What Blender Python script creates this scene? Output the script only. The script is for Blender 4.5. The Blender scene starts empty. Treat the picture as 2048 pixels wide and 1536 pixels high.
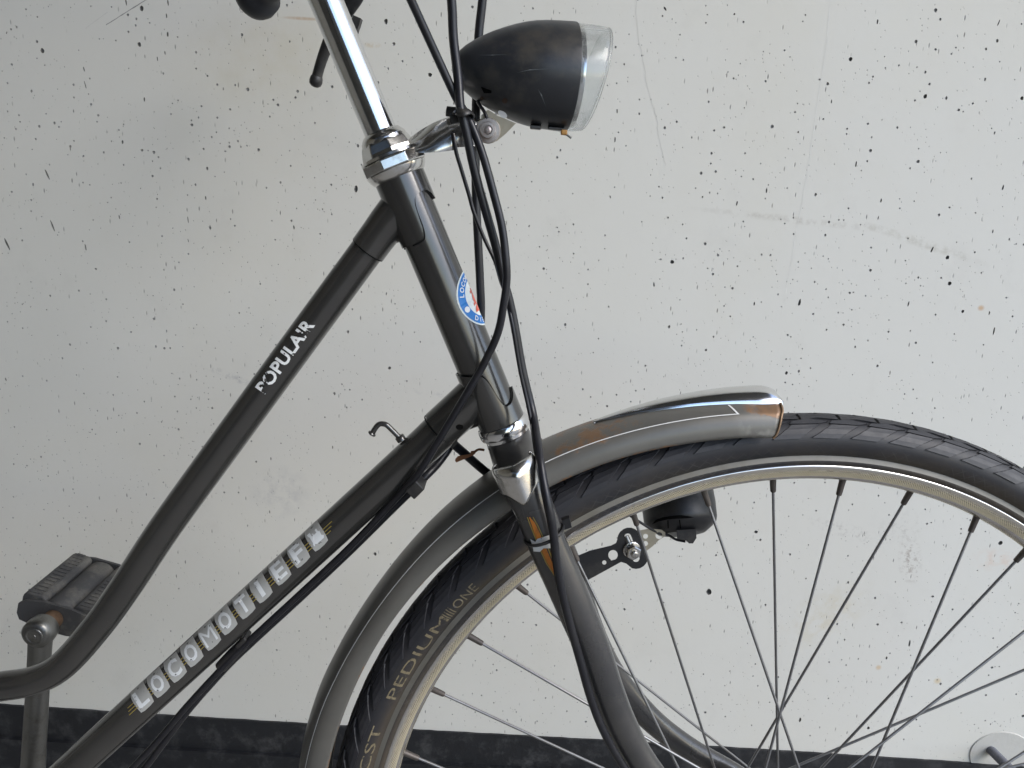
import bpy, bmesh, math, random
from mathutils import Vector, Matrix
from mathutils.geometry import delaunay_2d_cdt
from mathutils.bvhtree import BVHTree
V = Vector
random.seed(7)
scn = bpy.context.scene
COL = scn.collection

# ------------------------------------------------------------------ camera
F = 1540.0                                   # focal length in pixels of the 2048 px wide photograph
PITCH, ROLL = math.radians(14.3), math.radians(3.43)
_fwd = V((0, math.cos(PITCH), -math.sin(PITCH)))
_u0 = V((0, math.sin(PITCH), math.cos(PITCH)))
_rt = V((1, 0, 0)) * math.cos(ROLL) + _u0 * math.sin(ROLL)
_up = V((-1, 0, 0)) * math.sin(ROLL) + _u0 * math.cos(ROLL)
def cw(v):                                   # camera vector (right, forward, up) -> world vector
    return _rt * v[0] + _fwd * v[1] + _up * v[2]
HUBC = cw((.2041, .6177, -.3581))
CAM = V((0, -HUBC.y, .35 - HUBC.z))
HUB = CAM + HUBC
cam_d = bpy.data.cameras.new('camera')
cam_d.sensor_width = 36
cam_d.lens = F / 2048 * 36
cam_d.clip_start = .01
cam_d.clip_end = 200
cam = bpy.data.objects.new('camera', cam_d)
COL.objects.link(cam)
cam.matrix_world = Matrix((( _rt.x, _up.x, -_fwd.x, CAM.x), (_rt.y, _up.y, -_fwd.y, CAM.y), (_rt.z, _up.z, -_fwd.z, CAM.z), (0, 0, 0, 1)))
scn.camera = cam

# ------------------------------------------------------------------ light
SUN_EL, SUN_AZ = math.radians(40), math.radians(122)      # azimuth clockwise from +Y
world = bpy.data.worlds.new('World')
scn.world = world
world.use_nodes = True
wn = world.node_tree
sky = wn.nodes.new('ShaderNodeTexSky')
sky.sky_type = 'NISHITA'
sky.sun_disc = False
sky.sun_elevation = SUN_EL
sky.sun_rotation = SUN_AZ
sky.air_density = 1.0
sky.dust_density = 1.0
sky.ozone_density = 2.0
wn.nodes['Background'].inputs[1].default_value = .15
wn.links.new(sky.outputs[0], wn.nodes['Background'].inputs[0])
sd = bpy.data.lights.new('sun', 'SUN')
sd.energy = 1.0
sd.angle = math.radians(30)
sd.color = (1, .965, .91)
so = bpy.data.objects.new('sun', sd)
COL.objects.link(so)
so.rotation_euler = V((math.sin(SUN_AZ) * math.cos(SUN_EL), math.cos(SUN_AZ) * math.cos(SUN_EL), math.sin(SUN_EL))).to_track_quat('Z', 'Y').to_euler()
so.location = (3, -3, 4)
scn.view_settings.view_transform = 'Standard'
scn.view_settings.look = 'None'
scn.view_settings.exposure = 1.22
scn.view_settings.gamma = 1
scn.cycles.max_bounces = 10
scn.cycles.transparent_max_bounces = 16

# ------------------------------------------------------------------ pixel geometry helpers
WALL_Y = .402
def ray(px, py):
    return cw(((px - 1024) / F, 1, -(py - 768) / F))
def at(px, py, y=0.0):                       # point of the plane Y = y seen at a photograph pixel
    d = ray(px, py)
    return CAM + d * ((y - CAM.y) / d.y)
def rad(p, wpx):                             # radius in metres of something wpx pixels wide at world point p
    return wpx * .5 * (p - CAM).dot(_fwd) / F
_nc = V((.061198, -.973542, -.220163))
_uc = (V((1, 0, 0)) - _nc * _nc.x).normalized()
_vc = _nc.cross(_uc)
if _vc.z < 0: _vc = -_vc
WN, WU, WV = cw(_nc).normalized(), cw(_uc).normalized(), cw(_vc).normalized()   # wheel: near-side normal, forward, up
def wp(r, phi, w=0.0):                       # wheel polar coordinates (metres, radians, metres towards the camera side)
    return HUB + WU * (r * math.cos(phi)) + WV * (r * math.sin(phi)) + WN * w
def atw(px, py, w=0.0):
    d = ray(px, py)
    o = HUB + WN * w
    return CAM + d * ((o - CAM).dot(WN) / d.dot(WN))
def wloc(p):
    q = p - HUB
    return V((q.dot(WU), q.dot(WV), q.dot(WN)))
def wpos(l):
    return HUB + WU * l[0] + WV * l[1] + WN * l[2]
def polar(px, py, w):
    l = wloc(atw(px, py, w))
    return math.hypot(l.x, l.y), math.atan2(l.y, l.x)
def interp(x, tab):                          # smooth table lookup
    tab = sorted(tab)
    if x <= tab[0][0]: return tab[0][1]
    if x >= tab[-1][0]: return tab[-1][1]
    for i in range(len(tab) - 1):
        if tab[i][0] <= x <= tab[i + 1][0]:
            t = (x - tab[i][0]) / max(1e-9, tab[i + 1][0] - tab[i][0])
            a, b = tab[i][1], tab[i + 1][1]
            p = tab[i - 1][1] if i else a
            q = tab[i + 2][1] if i + 2 < len(tab) else b
            return .5 * (2 * a + (b - p) * t + (2 * p - 5 * a + 4 * b - q) * t * t + (3 * a - p - 3 * b + q) * t ** 3)

# ------------------------------------------------------------------ mesh helpers
class MB:
    def __init__(s):
        s.v, s.f, s.m, s.sm, s.uv = [], [], [], [], {}
    def add(s, verts, faces, mi=0, smooth=True, uvs=None):
        o = len(s.v)
        s.v += [V(p) for p in verts]
        for i, f in enumerate(faces):
            if uvs is not None: s.uv[len(s.f)] = [uvs[k] for k in f]
            s.f.append([k + o for k in f]); s.m.append(mi); s.sm.append(smooth)
        return s
    def bvh(s):
        return BVHTree.FromPolygons(s.v, s.f)

KIDS = {}
def empty(name, loc, parent=None):
    o = bpy.data.objects.new(name, None)
    o.empty_display_size = .05
    COL.objects.link(o)
    o['_w'] = tuple(loc)
    base = V(parent['_w']) if parent else V((0, 0, 0))
    o.location = V(loc) - base
    if parent: o.parent = parent
    return o
def build(name, mb, mats, parent=None, origin=None):
    if not isinstance(mats, (list, tuple)): mats = [mats]
    lo = [min(p[i] for p in mb.v) for i in range(3)]
    hi = [max(p[i] for p in mb.v) for i in range(3)]
    org = V(origin) if origin is not None else V([(lo[i] + hi[i]) / 2 for i in range(3)])
    me = bpy.data.meshes.new(name)
    me.from_pydata([tuple(p - org) for p in mb.v], [], mb.f)
    for m in mats: me.materials.append(m)
    me.polygons.foreach_set('material_index', mb.m)
    me.polygons.foreach_set('use_smooth', mb.sm)
    if mb.uv:
        uvl = me.uv_layers.new(name='UVMap')
        for pi, poly in enumerate(me.polygons):
            if pi in mb.uv:
                for k, li in enumerate(poly.loop_indices): uvl.data[li].uv = mb.uv[pi][k]
    bm = bmesh.new(); bm.from_mesh(me)
    bmesh.ops.recalc_face_normals(bm, faces=bm.faces)
    bm.to_mesh(me); bm.free()
    me.update()
    o = bpy.data.objects.new(name, me)
    COL.objects.link(o)
    o['_w'] = tuple(org)
    base = V(parent['_w']) if parent else V((0, 0, 0))
    o.location = org - base
    if parent: o.parent = parent
    return o
def sharp(o, deg=35):                        # keep hard edges hard on smooth meshes
    me = o.data
    bm = bmesh.new(); bm.from_mesh(me)
    for e in bm.edges:
        e.smooth = not (len(e.link_faces) == 2 and e.calc_face_angle(0) > math.radians(deg))
    bm.to_mesh(me); bm.free()
    return o
def bevel(o, w, seg=2):
    m = o.modifiers.new('bevel', 'BEVEL'); m.width = w; m.segments = seg; m.limit_method = 'ANGLE'; m.angle_limit = math.radians(40)
    return o
def cr(pts, k):                              # Catmull-Rom through the points (tuples of floats), k steps a span
    out = []
    n = len(pts)
    for i in range(n - 1):
        p0, p1, p2, p3 = pts[max(0, i - 1)], pts[i], pts[i + 1], pts[min(n - 1, i + 2)]
        for j in range(k):
            t = j / k
            out.append(tuple(.5 * (2 * b + (c - a) * t + (2 * a - 5 * b + 4 * c - d) * t * t + (3 * b - a - 3 * c + d) * t ** 3) for a, b, c, d in zip(p0, p1, p2, p3)))
    out.append(tuple(pts[-1]))
    return out
def sweep(mb, pts, radii, n=16, k=6, ref=None, cap=True, mi=0, uvs=True, smooth=True):
    """tube along pts; radii: numbers or (a, b) with b along ref"""
    if len(radii) == 1: radii = list(radii) * len(pts)
    rr = [(r, r) if not isinstance(r, (tuple, list)) else tuple(r) for r in radii]
    if k > 1: q = cr([tuple(p) + r for p, r in zip(pts, rr)], k)
    else: q = [tuple(p) + r for p, r in zip(pts, rr)]
    P = [V(a[:3]) for a in q]; R = [a[3:] for a in q]
    T = [(P[min(i + 1, len(P) - 1)] - P[max(i - 1, 0)]).normalized() for i in range(len(P))]
    vs, fs, uv = [], [], []
    if ref is None:
        a = V((0, 1, 0)) if abs(T[0].y) < .9 else V((1, 0, 0))
    else: a = V(ref)
    length = 0
    for i, (p, t) in enumerate(zip(P, T)):
        if ref is not None: a = V(ref)
        a = (a - t * a.dot(t)).normalized()
        b = t.cross(a)
        if i: length += (p - P[i - 1]).length
        for j in range(n):
            h = 2 * math.pi * j / n
            vs.append(p + b * (R[i][0] * math.cos(h)) + a * (R[i][1] * math.sin(h)))
            uv.append((j / n, length))
    for i in range(len(P) - 1):
        for j in range(n):
            fs.append((i * n + j, i * n + (j + 1) % n, (i + 1) * n + (j + 1) % n, (i + 1) * n + j))
    mb.add(vs, fs, mi, smooth)
    if cap:
        mb.add(vs[:n], [tuple(range(n))], mi, False)
        mb.add(vs[-n:], [tuple(range(n))], mi, False)
    return mb
def lathe(mb, org, axis, prof, n=32, mi=0, smooth=True, ref=None, closed=False, phase=0.0):
    """prof: (t along axis, radius)"""
    ax = V(axis).normalized()
    a = V(ref) if ref is not None else V((0, 1, 0))
    if abs(a.dot(ax)) > .95: a = V((1, 0, 0))
    a = (a - ax * a.dot(ax)).normalized(); b = ax.cross(a)
    vs, fs = [], []
    for t, r in prof:
        for j in range(n):
            h = 2 * math.pi * j / n + phase
            vs.append(V(org) + ax * t + a * (r * math.cos(h)) + b * (r * math.sin(h)))
    m = len(prof)
    for i in range(m - 1 + (1 if closed else 0)):
        i2 = (i + 1) % m
        for j in range(n):
            fs.append((i * n + j, i * n + (j + 1) % n, i2 * n + (j + 1) % n, i2 * n + j))
    mb.add(vs, fs, mi, smooth)
    if not closed:
        for i in (0, m - 1):
            if prof[i][1] > 1e-5: mb.add(vs[i * n:(i + 1) * n], [tuple(range(n))], mi, False)
    return mb
def box(mb, c, ex, ey, ez, mi=0):            # box from a centre and three half-extent vectors
    vs = [V(c) + V(ex) * a + V(ey) * b + V(ez) * d for a in (-1, 1) for b in (-1, 1) for d in (-1, 1)]
    mb.add(vs, [(0, 1, 3, 2), (4, 6, 7, 5), (0, 4, 5, 1), (2, 3, 7, 6), (0, 2, 6, 4), (1, 5, 7, 3)], mi, False)
    return mb
def curve_mesh(loops, depth=0.0, bev=0.0):   # filled 2-D outline with holes -> (verts, faces)
    cu = bpy.data.curves.new('outline', 'CURVE')
    cu.dimensions = '2D'; cu.fill_mode = 'BOTH'; cu.extrude = depth; cu.bevel_depth = bev; cu.bevel_resolution = 1
    for lp in loops:
        sp = cu.splines.new('POLY'); sp.points.add(len(lp) - 1)
        for i, p in enumerate(lp): sp.points[i].co = (p[0], p[1], 0, 1)
        sp.use_cyclic_u = True
    return _from_curve(cu)
def _from_curve(cu):
    ob = bpy.data.objects.new('outline', cu)
    me = bpy.data.meshes.new_from_object(ob)
    v = [x.co.copy() for x in me.vertices]; f = [tuple(p.vertices) for p in me.polygons]
    bpy.data.objects.remove(ob); bpy.data.curves.remove(cu); bpy.data.meshes.remove(me)
    return v, f
def text_mesh(s, size=1.0, shear=0.0, offset=0.0, align='LEFT', spacing=1.0):
    cu = bpy.data.curves.new('writing', 'FONT')
    cu.body = s; cu.size = size; cu.shear = shear; cu.offset = offset; cu.align_x = align; cu.resolution_u = 3; cu.space_character = spacing
    return _from_curve(cu)
def dense(v, f, step):                       # cut a flat mesh along a grid so that it can bend
    bm = bmesh.new()
    bv = [bm.verts.new((p[0], p[1], 0)) for p in v]
    for q in f:
        try: bm.faces.new([bv[i] for i in q])
        except ValueError: pass
    for ax in (0, 1):
        lo = min(p[ax] for p in v); hi = max(p[ax] for p in v)
        k = math.floor(lo / step) + 1
        while k * step < hi:
            co = [0, 0, 0]; no = [0, 0, 0]; co[ax] = k * step; no[ax] = 1
            bmesh.ops.bisect_plane(bm, geom=bm.verts[:] + bm.edges[:] + bm.faces[:], plane_co=co, plane_no=no)
            k += 1
    bmesh.ops.triangulate(bm, faces=[x for x in bm.faces if len(x.verts) > 4])
    bm.verts.index_update()
    rv = [x.co.copy() for x in bm.verts]; rf = [tuple(a.index for a in x.verts) for x in bm.faces]
    bm.free()
    return rv, rf
def decal(mb, v, f, fn, bvh, off=.0003, mi=0):
    """lay a flat mesh given in photograph pixels (through fn) on a surface, a hair proud of it"""
    vs, ok = [], []
    for p in v:
        px, py = fn(p)
        d = ray(px, py).normalized()
        hit, nrm, _, _ = bvh.ray_cast(CAM, d)
        if hit is None: vs.append(V((0, 0, 0))); ok.append(False)
        else:
            if nrm.dot(d) > 0: nrm = -nrm
            vs.append(hit + nrm * off); ok.append(True)
    mb.add(vs, [q for q in f if all(ok[i] for i in q)], mi, True)
    return mb
def poly2(pts):                              # simple polygon as a filled mesh
    return curve_mesh([pts])

# ------------------------------------------------------------------ materials
class NT:
    def __init__(s, name):
        s.m = bpy.data.materials.new(name); s.m.use_nodes = True
        s.t = s.m.node_tree; s.b = s.t.nodes['Principled BSDF']
        s.out = s.t.nodes['Material Output']
        s._obj = None
    def n(s, kind, **kw):
        x = s.t.nodes.new('ShaderNode' + kind)
        for k, v in kw.items():
            if k == 'inp':
                for a, b in v.items():
                    if isinstance(b, bpy.types.NodeSocket): s.t.links.new(b, x.inputs[a])
                    else: x.inputs[a].default_value = b
            else: setattr(x, k, v)
        return x
    def link(s, a, b): s.t.links.new(a, b)
    def obj(s):
        if s._obj is None: s._obj = s.n('TexCoord')
        return s._obj.outputs['Object']
    def uv(s):
        s.obj(); return s._obj.outputs['UV']
    def noise(s, scale, detail=4, rough=.55, vec=None, dist=0):
        return s.n('TexNoise', inp={'Vector': vec or s.obj(), 'Scale': scale, 'Detail': detail, 'Roughness': rough, 'Distortion': dist}).outputs['Fac']
    def ramp(s, fac, a, b, ca=(0, 0, 0, 1), cb=(1, 1, 1, 1)):
        r = s.n('ValToRGB', inp={'Fac': fac})
        r.color_ramp.elements[0].position = a; r.color_ramp.elements[1].position = b
        r.color_ramp.elements[0].color = ca; r.color_ramp.elements[1].color = cb
        return r.outputs['Color']
    def mix(s, fac, a, b):
        x = s.n('Mix', data_type='RGBA')
        for i, val in ((0, fac), (6, a), (7, b)):
            if isinstance(val, bpy.types.NodeSocket): s.link(val, x.inputs[i])
            else: x.inputs[i].default_value = val if i == 0 else (tuple(val) + (1,))[:4]
        return x.outputs[2]
    def math(s, op, a, b=None, c=None):
        x = s.n('Math', operation=op)
        for i, val in enumerate((a, b, c)):
            if val is None: continue
            if isinstance(val, bpy.types.NodeSocket): s.link(val, x.inputs[i])
            else: x.inputs[i].default_value = val
        return x.outputs[0]
    def bump(s, h, dist, strength=1.0):
        b = s.n('Bump', inp={'Height': h, 'Distance': dist, 'Strength': strength})
        s.link(b.outputs[0], s.b.inputs['Normal'])
    def set(s, **kw):
        names = {'col': 'Base Color', 'rough': 'Roughness', 'metal': 'Metallic', 'coat': 'Coat Weight', 'coatr': 'Coat Roughness', 'trans': 'Transmission Weight', 'ior': 'IOR', 'alpha': 'Alpha', 'spec': 'Specular IOR Level'}
        for k, v in kw.items():
            i = s.b.inputs[names[k]]
            if isinstance(v, bpy.types.NodeSocket): s.link(v, i)
            elif k == 'col': i.default_value = (tuple(v) + (1,))[:4]
            else: i.default_value = v
        return s

def simple(name, col, rough=.5, metal=0., var=.25, scale=60, bump=.0, rvar=.12, coat=0., dirt=None, dirt_amt=.5, dscale=25, spec=.5):
    """one paint, rubber or metal with uneven colour, gloss and a little grime"""
    t = NT(name)
    a = tuple(c * (1 - var) for c in col); b = tuple(min(1, c * (1 + var)) for c in col)
    c = t.mix(t.noise(scale, 5), a, b)
    if dirt:
        c = t.mix(t.math('MULTIPLY', t.ramp(t.noise(dscale, 8, .7), .5, .72), dirt_amt), c, dirt)
    t.set(col=c, metal=metal, coat=coat, coatr=.15, spec=spec)
    r = t.math('MULTIPLY_ADD', t.noise(scale * 2.3, 6, .65), rvar * 2, rough - rvar)
    t.set(rough=r)
    if bump: t.bump(t.noise(scale * 5, 4), bump)
    return t.m

def frame_paint(name, col, dust, flake=.5, rough=.32, metal=.35):
    t = NT(name)
    n1 = t.noise(30, 8, .7)
    c = t.mix(t.ramp(n1, .4, .8), col, tuple(x * 1.12 + .001 for x in col))
    sc = t.n('Mapping', inp={'Vector': t.obj(), 'Scale': (900, 260, 900), 'Rotation': (.3, .6, .5)}).outputs[0]
    scratch = t.ramp(t.noise(1, 3, .5, sc), .73, .78)
    c = t.mix(t.math('MULTIPLY', scratch, .10), c, (.25, .25, .25))
    chip = t.ramp(t.noise(420, 2, .5), .79, .81)
    c = t.mix(t.math('MULTIPLY', chip, .5), c, (.32, .31, .3))
    dm = t.math('MULTIPLY', t.ramp(t.noise(14, 9, .75), .42, .8), dust)
    c = t.mix(dm, c, (.2, .185, .16))
    t.set(col=c, metal=metal, coat=.45, coatr=.06)
    t.set(rough=t.math('MULTIPLY_ADD', t.noise(12, 4), .12, rough - .06))
    t.bump(t.noise(700, 2), .00002)
    return t.m

M = {}
M['frame'] = frame_paint('charcoal_paint', (.074, .072, .069), .14, rough=.25, metal=.7)
M['fork'] = frame_paint('charcoal_paint_scuffed', (.064, .063, .064), .34, rough=.28, metal=.6)
M['chrome'] = simple('chrome', (.68, .67, .65), .19, 1., .06, 80, .00001, .05, dirt=(.16, .12, .07), dirt_amt=.55, dscale=70)
M['chrome_clean'] = simple('chrome_bright', (.74, .74, .74), .13, 1., .04, 50, 0, .03, dirt=(.3, .26, .2), dirt_amt=.25, dscale=90)
M['steel'] = simple('dull_steel', (.21, .21, .20), .36, .9, .18, 90, .00003, .1, dirt=(.07, .06, .045), dirt_amt=.75, dscale=45)
M['zinc'] = simple('zinc_plate', (.36, .33, .26), .42, .5, .12, 120, .00002, .1, dirt=(.25, .19, .12), dirt_amt=.5, dscale=80)
M['cable'] = simple('black_cable_sleeve', (.013, .013, .016), .34, 0, .2, 80, .00002, .1, dirt=(.06, .055, .05), dirt_amt=.2, dscale=60, spec=.35)
M['plastic'] = simple('black_plastic', (.011, .011, .0125), .42, 0, .25, 60, .00003, .1, dirt=(.1, .09, .075), dirt_amt=.35, dscale=35)
M['lampshell'] = simple('faded_black_lamp_plastic', (.019, .0205, .024), .36, 0, .35, 45, .00004, .12, dirt=(.075, .066, .05), dirt_amt=.7, dscale=22)
M['rust'] = simple('rust', (.2, .085, .035), .8, .1, .5, 200, .0001)
M['rusty_bolt'] = simple('browned_axle', (.19, .12, .075), .55, .6, .3, 200, .00005)
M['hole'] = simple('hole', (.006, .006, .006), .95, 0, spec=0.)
M['white_print'] = simple('white_print', (.75, .76, .76), .45, 0, .06, 60)
M['grip'] = simple('black_grip_rubber', (.009, .010, .014), .5, 0, .2, 60, .00004)
M['pedalrubber'] = simple('worn_pedal_rubber', (.042, .042, .043), .7, 0, .3, 70, .00006, dirt=(.15, .14, .12), dirt_amt=.8, dscale=30)
M['white_line'] = simple('white_pinstripe', (.7, .7, .68), .4, 0, .08)
M['orange'] = simple('orange_print', (.52, .17, .02), .4, 0, .3, 120, dirt=(.07, .04, .025), dirt_amt=.75, dscale=160)
M['gold'] = simple('gold_line', (.34, .26, .07), .35, .4, .2, 90)
M['blue'] = simple('blue_print', (.0, .16, .50), .42, 0, .08, 40)
M['red'] = simple('red_print', (.62, .1, .06), .35, 0, .1, 60)
M['sticker'] = simple('pale_sticker', (.72, .76, .74), .35, 0, .05, 60)

def worn_print(name, col, under, lo, hi, scale, metal=0.):
    """print rubbed away in patches so that the paint under it shows"""
    t = NT(name)
    k = t.ramp(t.noise(scale, 6, .7), lo, hi)
    t.set(col=t.mix(k, under, col), rough=.42, metal=metal)
    return t.m
M['tile'] = worn_print('grey_letter_tile', (.37, .37, .355), (.03, .028, .025), .36, .385, 210)
M['tile_letter'] = worn_print('white_tile_letter', (.68, .70, .71), (.03, .028, .025), .38, .40, 200)
M['tyre_print'] = worn_print('faded_tyre_print', (.20, .165, .10), (.03, .027, .025), .36, .5, 300)

def mudguard_mat():
    t = NT('grey_mudguard_paint')
    n1 = t.noise(22, 8, .7)
    c = t.mix(t.ramp(n1, .4, .75), (.122, .118, .107), (.148, .143, .13))
    uvs = t.n('SeparateXYZ', inp={0: t.uv()})
    u = uvs.outputs[0]; vv = uvs.outputs[1]                      # u: 0 at the front tip; v: 0 lip .. 1 crown
    nz = t.noise(60, 9, .75)
    tip = t.math('MULTIPLY', t.ramp(u, .0, .06, (1, 1, 1, 1), (0, 0, 0, 1)), .52)
    mid = t.math('MULTIPLY', t.ramp(t.math('ABSOLUTE', t.math('SUBTRACT', u, .215)), .0, .075, (1, 1, 1, 1), (0, 0, 0, 1)), .24)
    crown = t.ramp(vv, .2, .5)
    lip = t.math('MULTIPLY', t.ramp(vv, .0, .1, (1, 1, 1, 1), (0, 0, 0, 1)), .17)
    bias = t.math('ADD', t.math('MULTIPLY', t.math('MAXIMUM', tip, mid), crown), lip)
    rm = t.ramp(t.math('ADD', nz, bias), .66, .76)
    rc = t.mix(t.noise(160, 5), (.12, .065, .03), (.33, .16, .06))
    gloss = t.ramp(u, .035, .06, (1, 1, 1, 1), (0, 0, 0, 1))
    c = t.mix(t.math('MULTIPLY', t.ramp(t.noise(90, 6), .5, .75), t.math('MULTIPLY', gloss, .75)), c, (.36, .35, .32))  # paler patches at the tip: worn metal with its highlight put into the colour
    c = t.mix(t.math('MULTIPLY', rm, .75), c, rc)
    dm = t.math('MULTIPLY', t.ramp(t.noise(9, 9, .75), .45, .8), .3)
    c = t.mix(dm, c, (.17, .145, .11))
    t.set(col=c, metal=.35, coat=.15, coatr=.2)
    t.set(rough=t.math('MULTIPLY_ADD', n1, .3, .26))
    t.bump(t.math('ADD', t.math('MULTIPLY', nz, .2), rm), .00025, .5)
    return t.m
M['mudguard'] = mudguard_mat()

def rim_mat():
    t = NT('knurled_rim')
    s = t.n('SeparateXYZ', inp={0: t.uv()})
    u, v = s.outputs[0], s.outputs[1]                            # metres round the rim, metres across the face
    P = .00185
    a = t.math('SINE', t.math('MULTIPLY', t.math('ADD', u, v), 2 * math.pi / (P * 2)))
    b = t.math('SINE', t.math('MULTIPLY', t.math('SUBTRACT', u, v), 2 * math.pi / (P * 2)))
    pit = t.ramp(t.math('ABSOLUTE', t.math('MULTIPLY', a, b)), .42, .62)
    band = t.math('MULTIPLY', t.ramp(v, .0008, .0012), t.ramp(v, .0056, .0072, (1, 1, 1, 1), (0, 0, 0, 1)))
    pit = t.math('MULTIPLY', pit, band)
    tan = t.mix(t.noise(90, 6), (.62, .54, .38), (.78, .70, .52))
    grey = t.mix(t.noise(60, 6), (.5, .49, .5), (.62, .61, .62))
    c = t.mix(t.ramp(v, .0062, .0084), tan, grey)
    c = t.mix(t.math('MULTIPLY', pit, .9), c, (.06, .045, .025))
    c = t.mix(t.math('MULTIPLY', t.ramp(t.noise(45, 8, .7), .55, .75), .55), c, (.2, .15, .1))
    t.set(col=c)
    t.set(metal=t.math('MULTIPLY_ADD', t.ramp(v, .0062, .0084), .38, .62))
    t.set(rough=t.math('SUBTRACT', t.math('MULTIPLY_ADD', t.noise(130, 5), .2, .22), t.math('MULTIPLY', t.ramp(v, .0068, .0076), .18)))
    t.bump(pit, -.0003, .7)
    return t.m
M['rim'] = rim_mat()

def tyre_mat():
    t = NT('tyre_rubber')
    s = t.n('SeparateXYZ', inp={0: t.uv()})
    u, v = s.outputs[0], s.outputs[1]
    c = t.mix(t.noise(40, 7), (.012, .012, .015), (.023, .023, .027))
    c = t.mix(t.math('MULTIPLY', t.ramp(t.noise(16, 8, .7), .46, .78), .25), c, (.085, .07, .05))
    low = t.math('MULTIPLY', t.ramp(v, .004, .011, (1, 1, 1, 1), (0, 0, 0, 1)), t.ramp(t.noise(9, 5), .42, .62))
    c = t.mix(t.math('MULTIPLY', low, .75), c, (.07, .054, .036))
    P = .0085
    l1 = t.math('ABSOLUTE', t.math('SUBTRACT', t.math('FRACT', t.math('DIVIDE', t.math('ADD', u, v), P)), .5))
    l2 = t.math('ABSOLUTE', t.math('SUBTRACT', t.math('FRACT', t.math('DIVIDE', t.math('SUBTRACT', u, v), P)), .5))
    ln = t.ramp(t.math('MINIMUM', l1, l2), .02, .07, (1, 1, 1, 1), (0, 0, 0, 1))
    side = t.math('MULTIPLY', t.ramp(v, .001, .002), t.ramp(v, .0095, .011, (1, 1, 1, 1), (0, 0, 0, 1)))
    side = t.math('MULTIPLY', side, t.ramp(t.noise(22, 2), .38, .6))
    ln = t.math('MULTIPLY', ln, side)
    c = t.mix(t.math('MULTIPLY', ln, .3), c, (.1, .095, .088))
    t.set(col=c, spec=.45)
    t.set(rough=t.math('MULTIPLY_ADD', t.noise(60, 6), .25, .42))
    t.bump(t.math('ADD', ln, t.math('MULTIPLY', t.noise(900, 2), .25)), .00012, .6)
    return t.m
M['tyre'] = tyre_mat()
M['tread'] = simple('tread_rubber', (.023, .023, .027), .55, 0, .3, 60, .00006, .12, dirt=(.085, .08, .075), dirt_amt=.4, dscale=30)
M['tyre_stripe'] = simple('dusty_reflective_stripe', (.165, .157, .135), .5, 0, .15, 60, .00003, .1, dirt=(.1, .085, .055), dirt_amt=.5, dscale=35)

def glass_mat():
    t = NT('clear_lens_plastic')
    w = t.n('TexWave', inp={'Vector': t.obj(), 'Scale': 220, 'Distortion': 0}, wave_type='BANDS', bands_direction='Z').outputs['Fac']
    t.set(col=(.96, .97, .97), rough=.04, trans=1.0, ior=1.42)
    t.bump(w, .0001, .12)
    tr = t.n('BsdfTransparent', inp={'Color': (.93, .95, .95, 1)})
    df = t.n('BsdfTranslucent', inp={'Color': (.85, .86, .85, 1)})
    m1 = t.n('MixShader', inp={0: .18, 1: t.b.outputs[0], 2: tr.outputs[0]})
    m2 = t.n('MixShader', inp={0: .06, 1: m1.outputs[0], 2: df.outputs[0]})
    t.link(m2.outputs[0], t.out.inputs[0])
    return t.m
M['lens'] = glass_mat()

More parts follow.
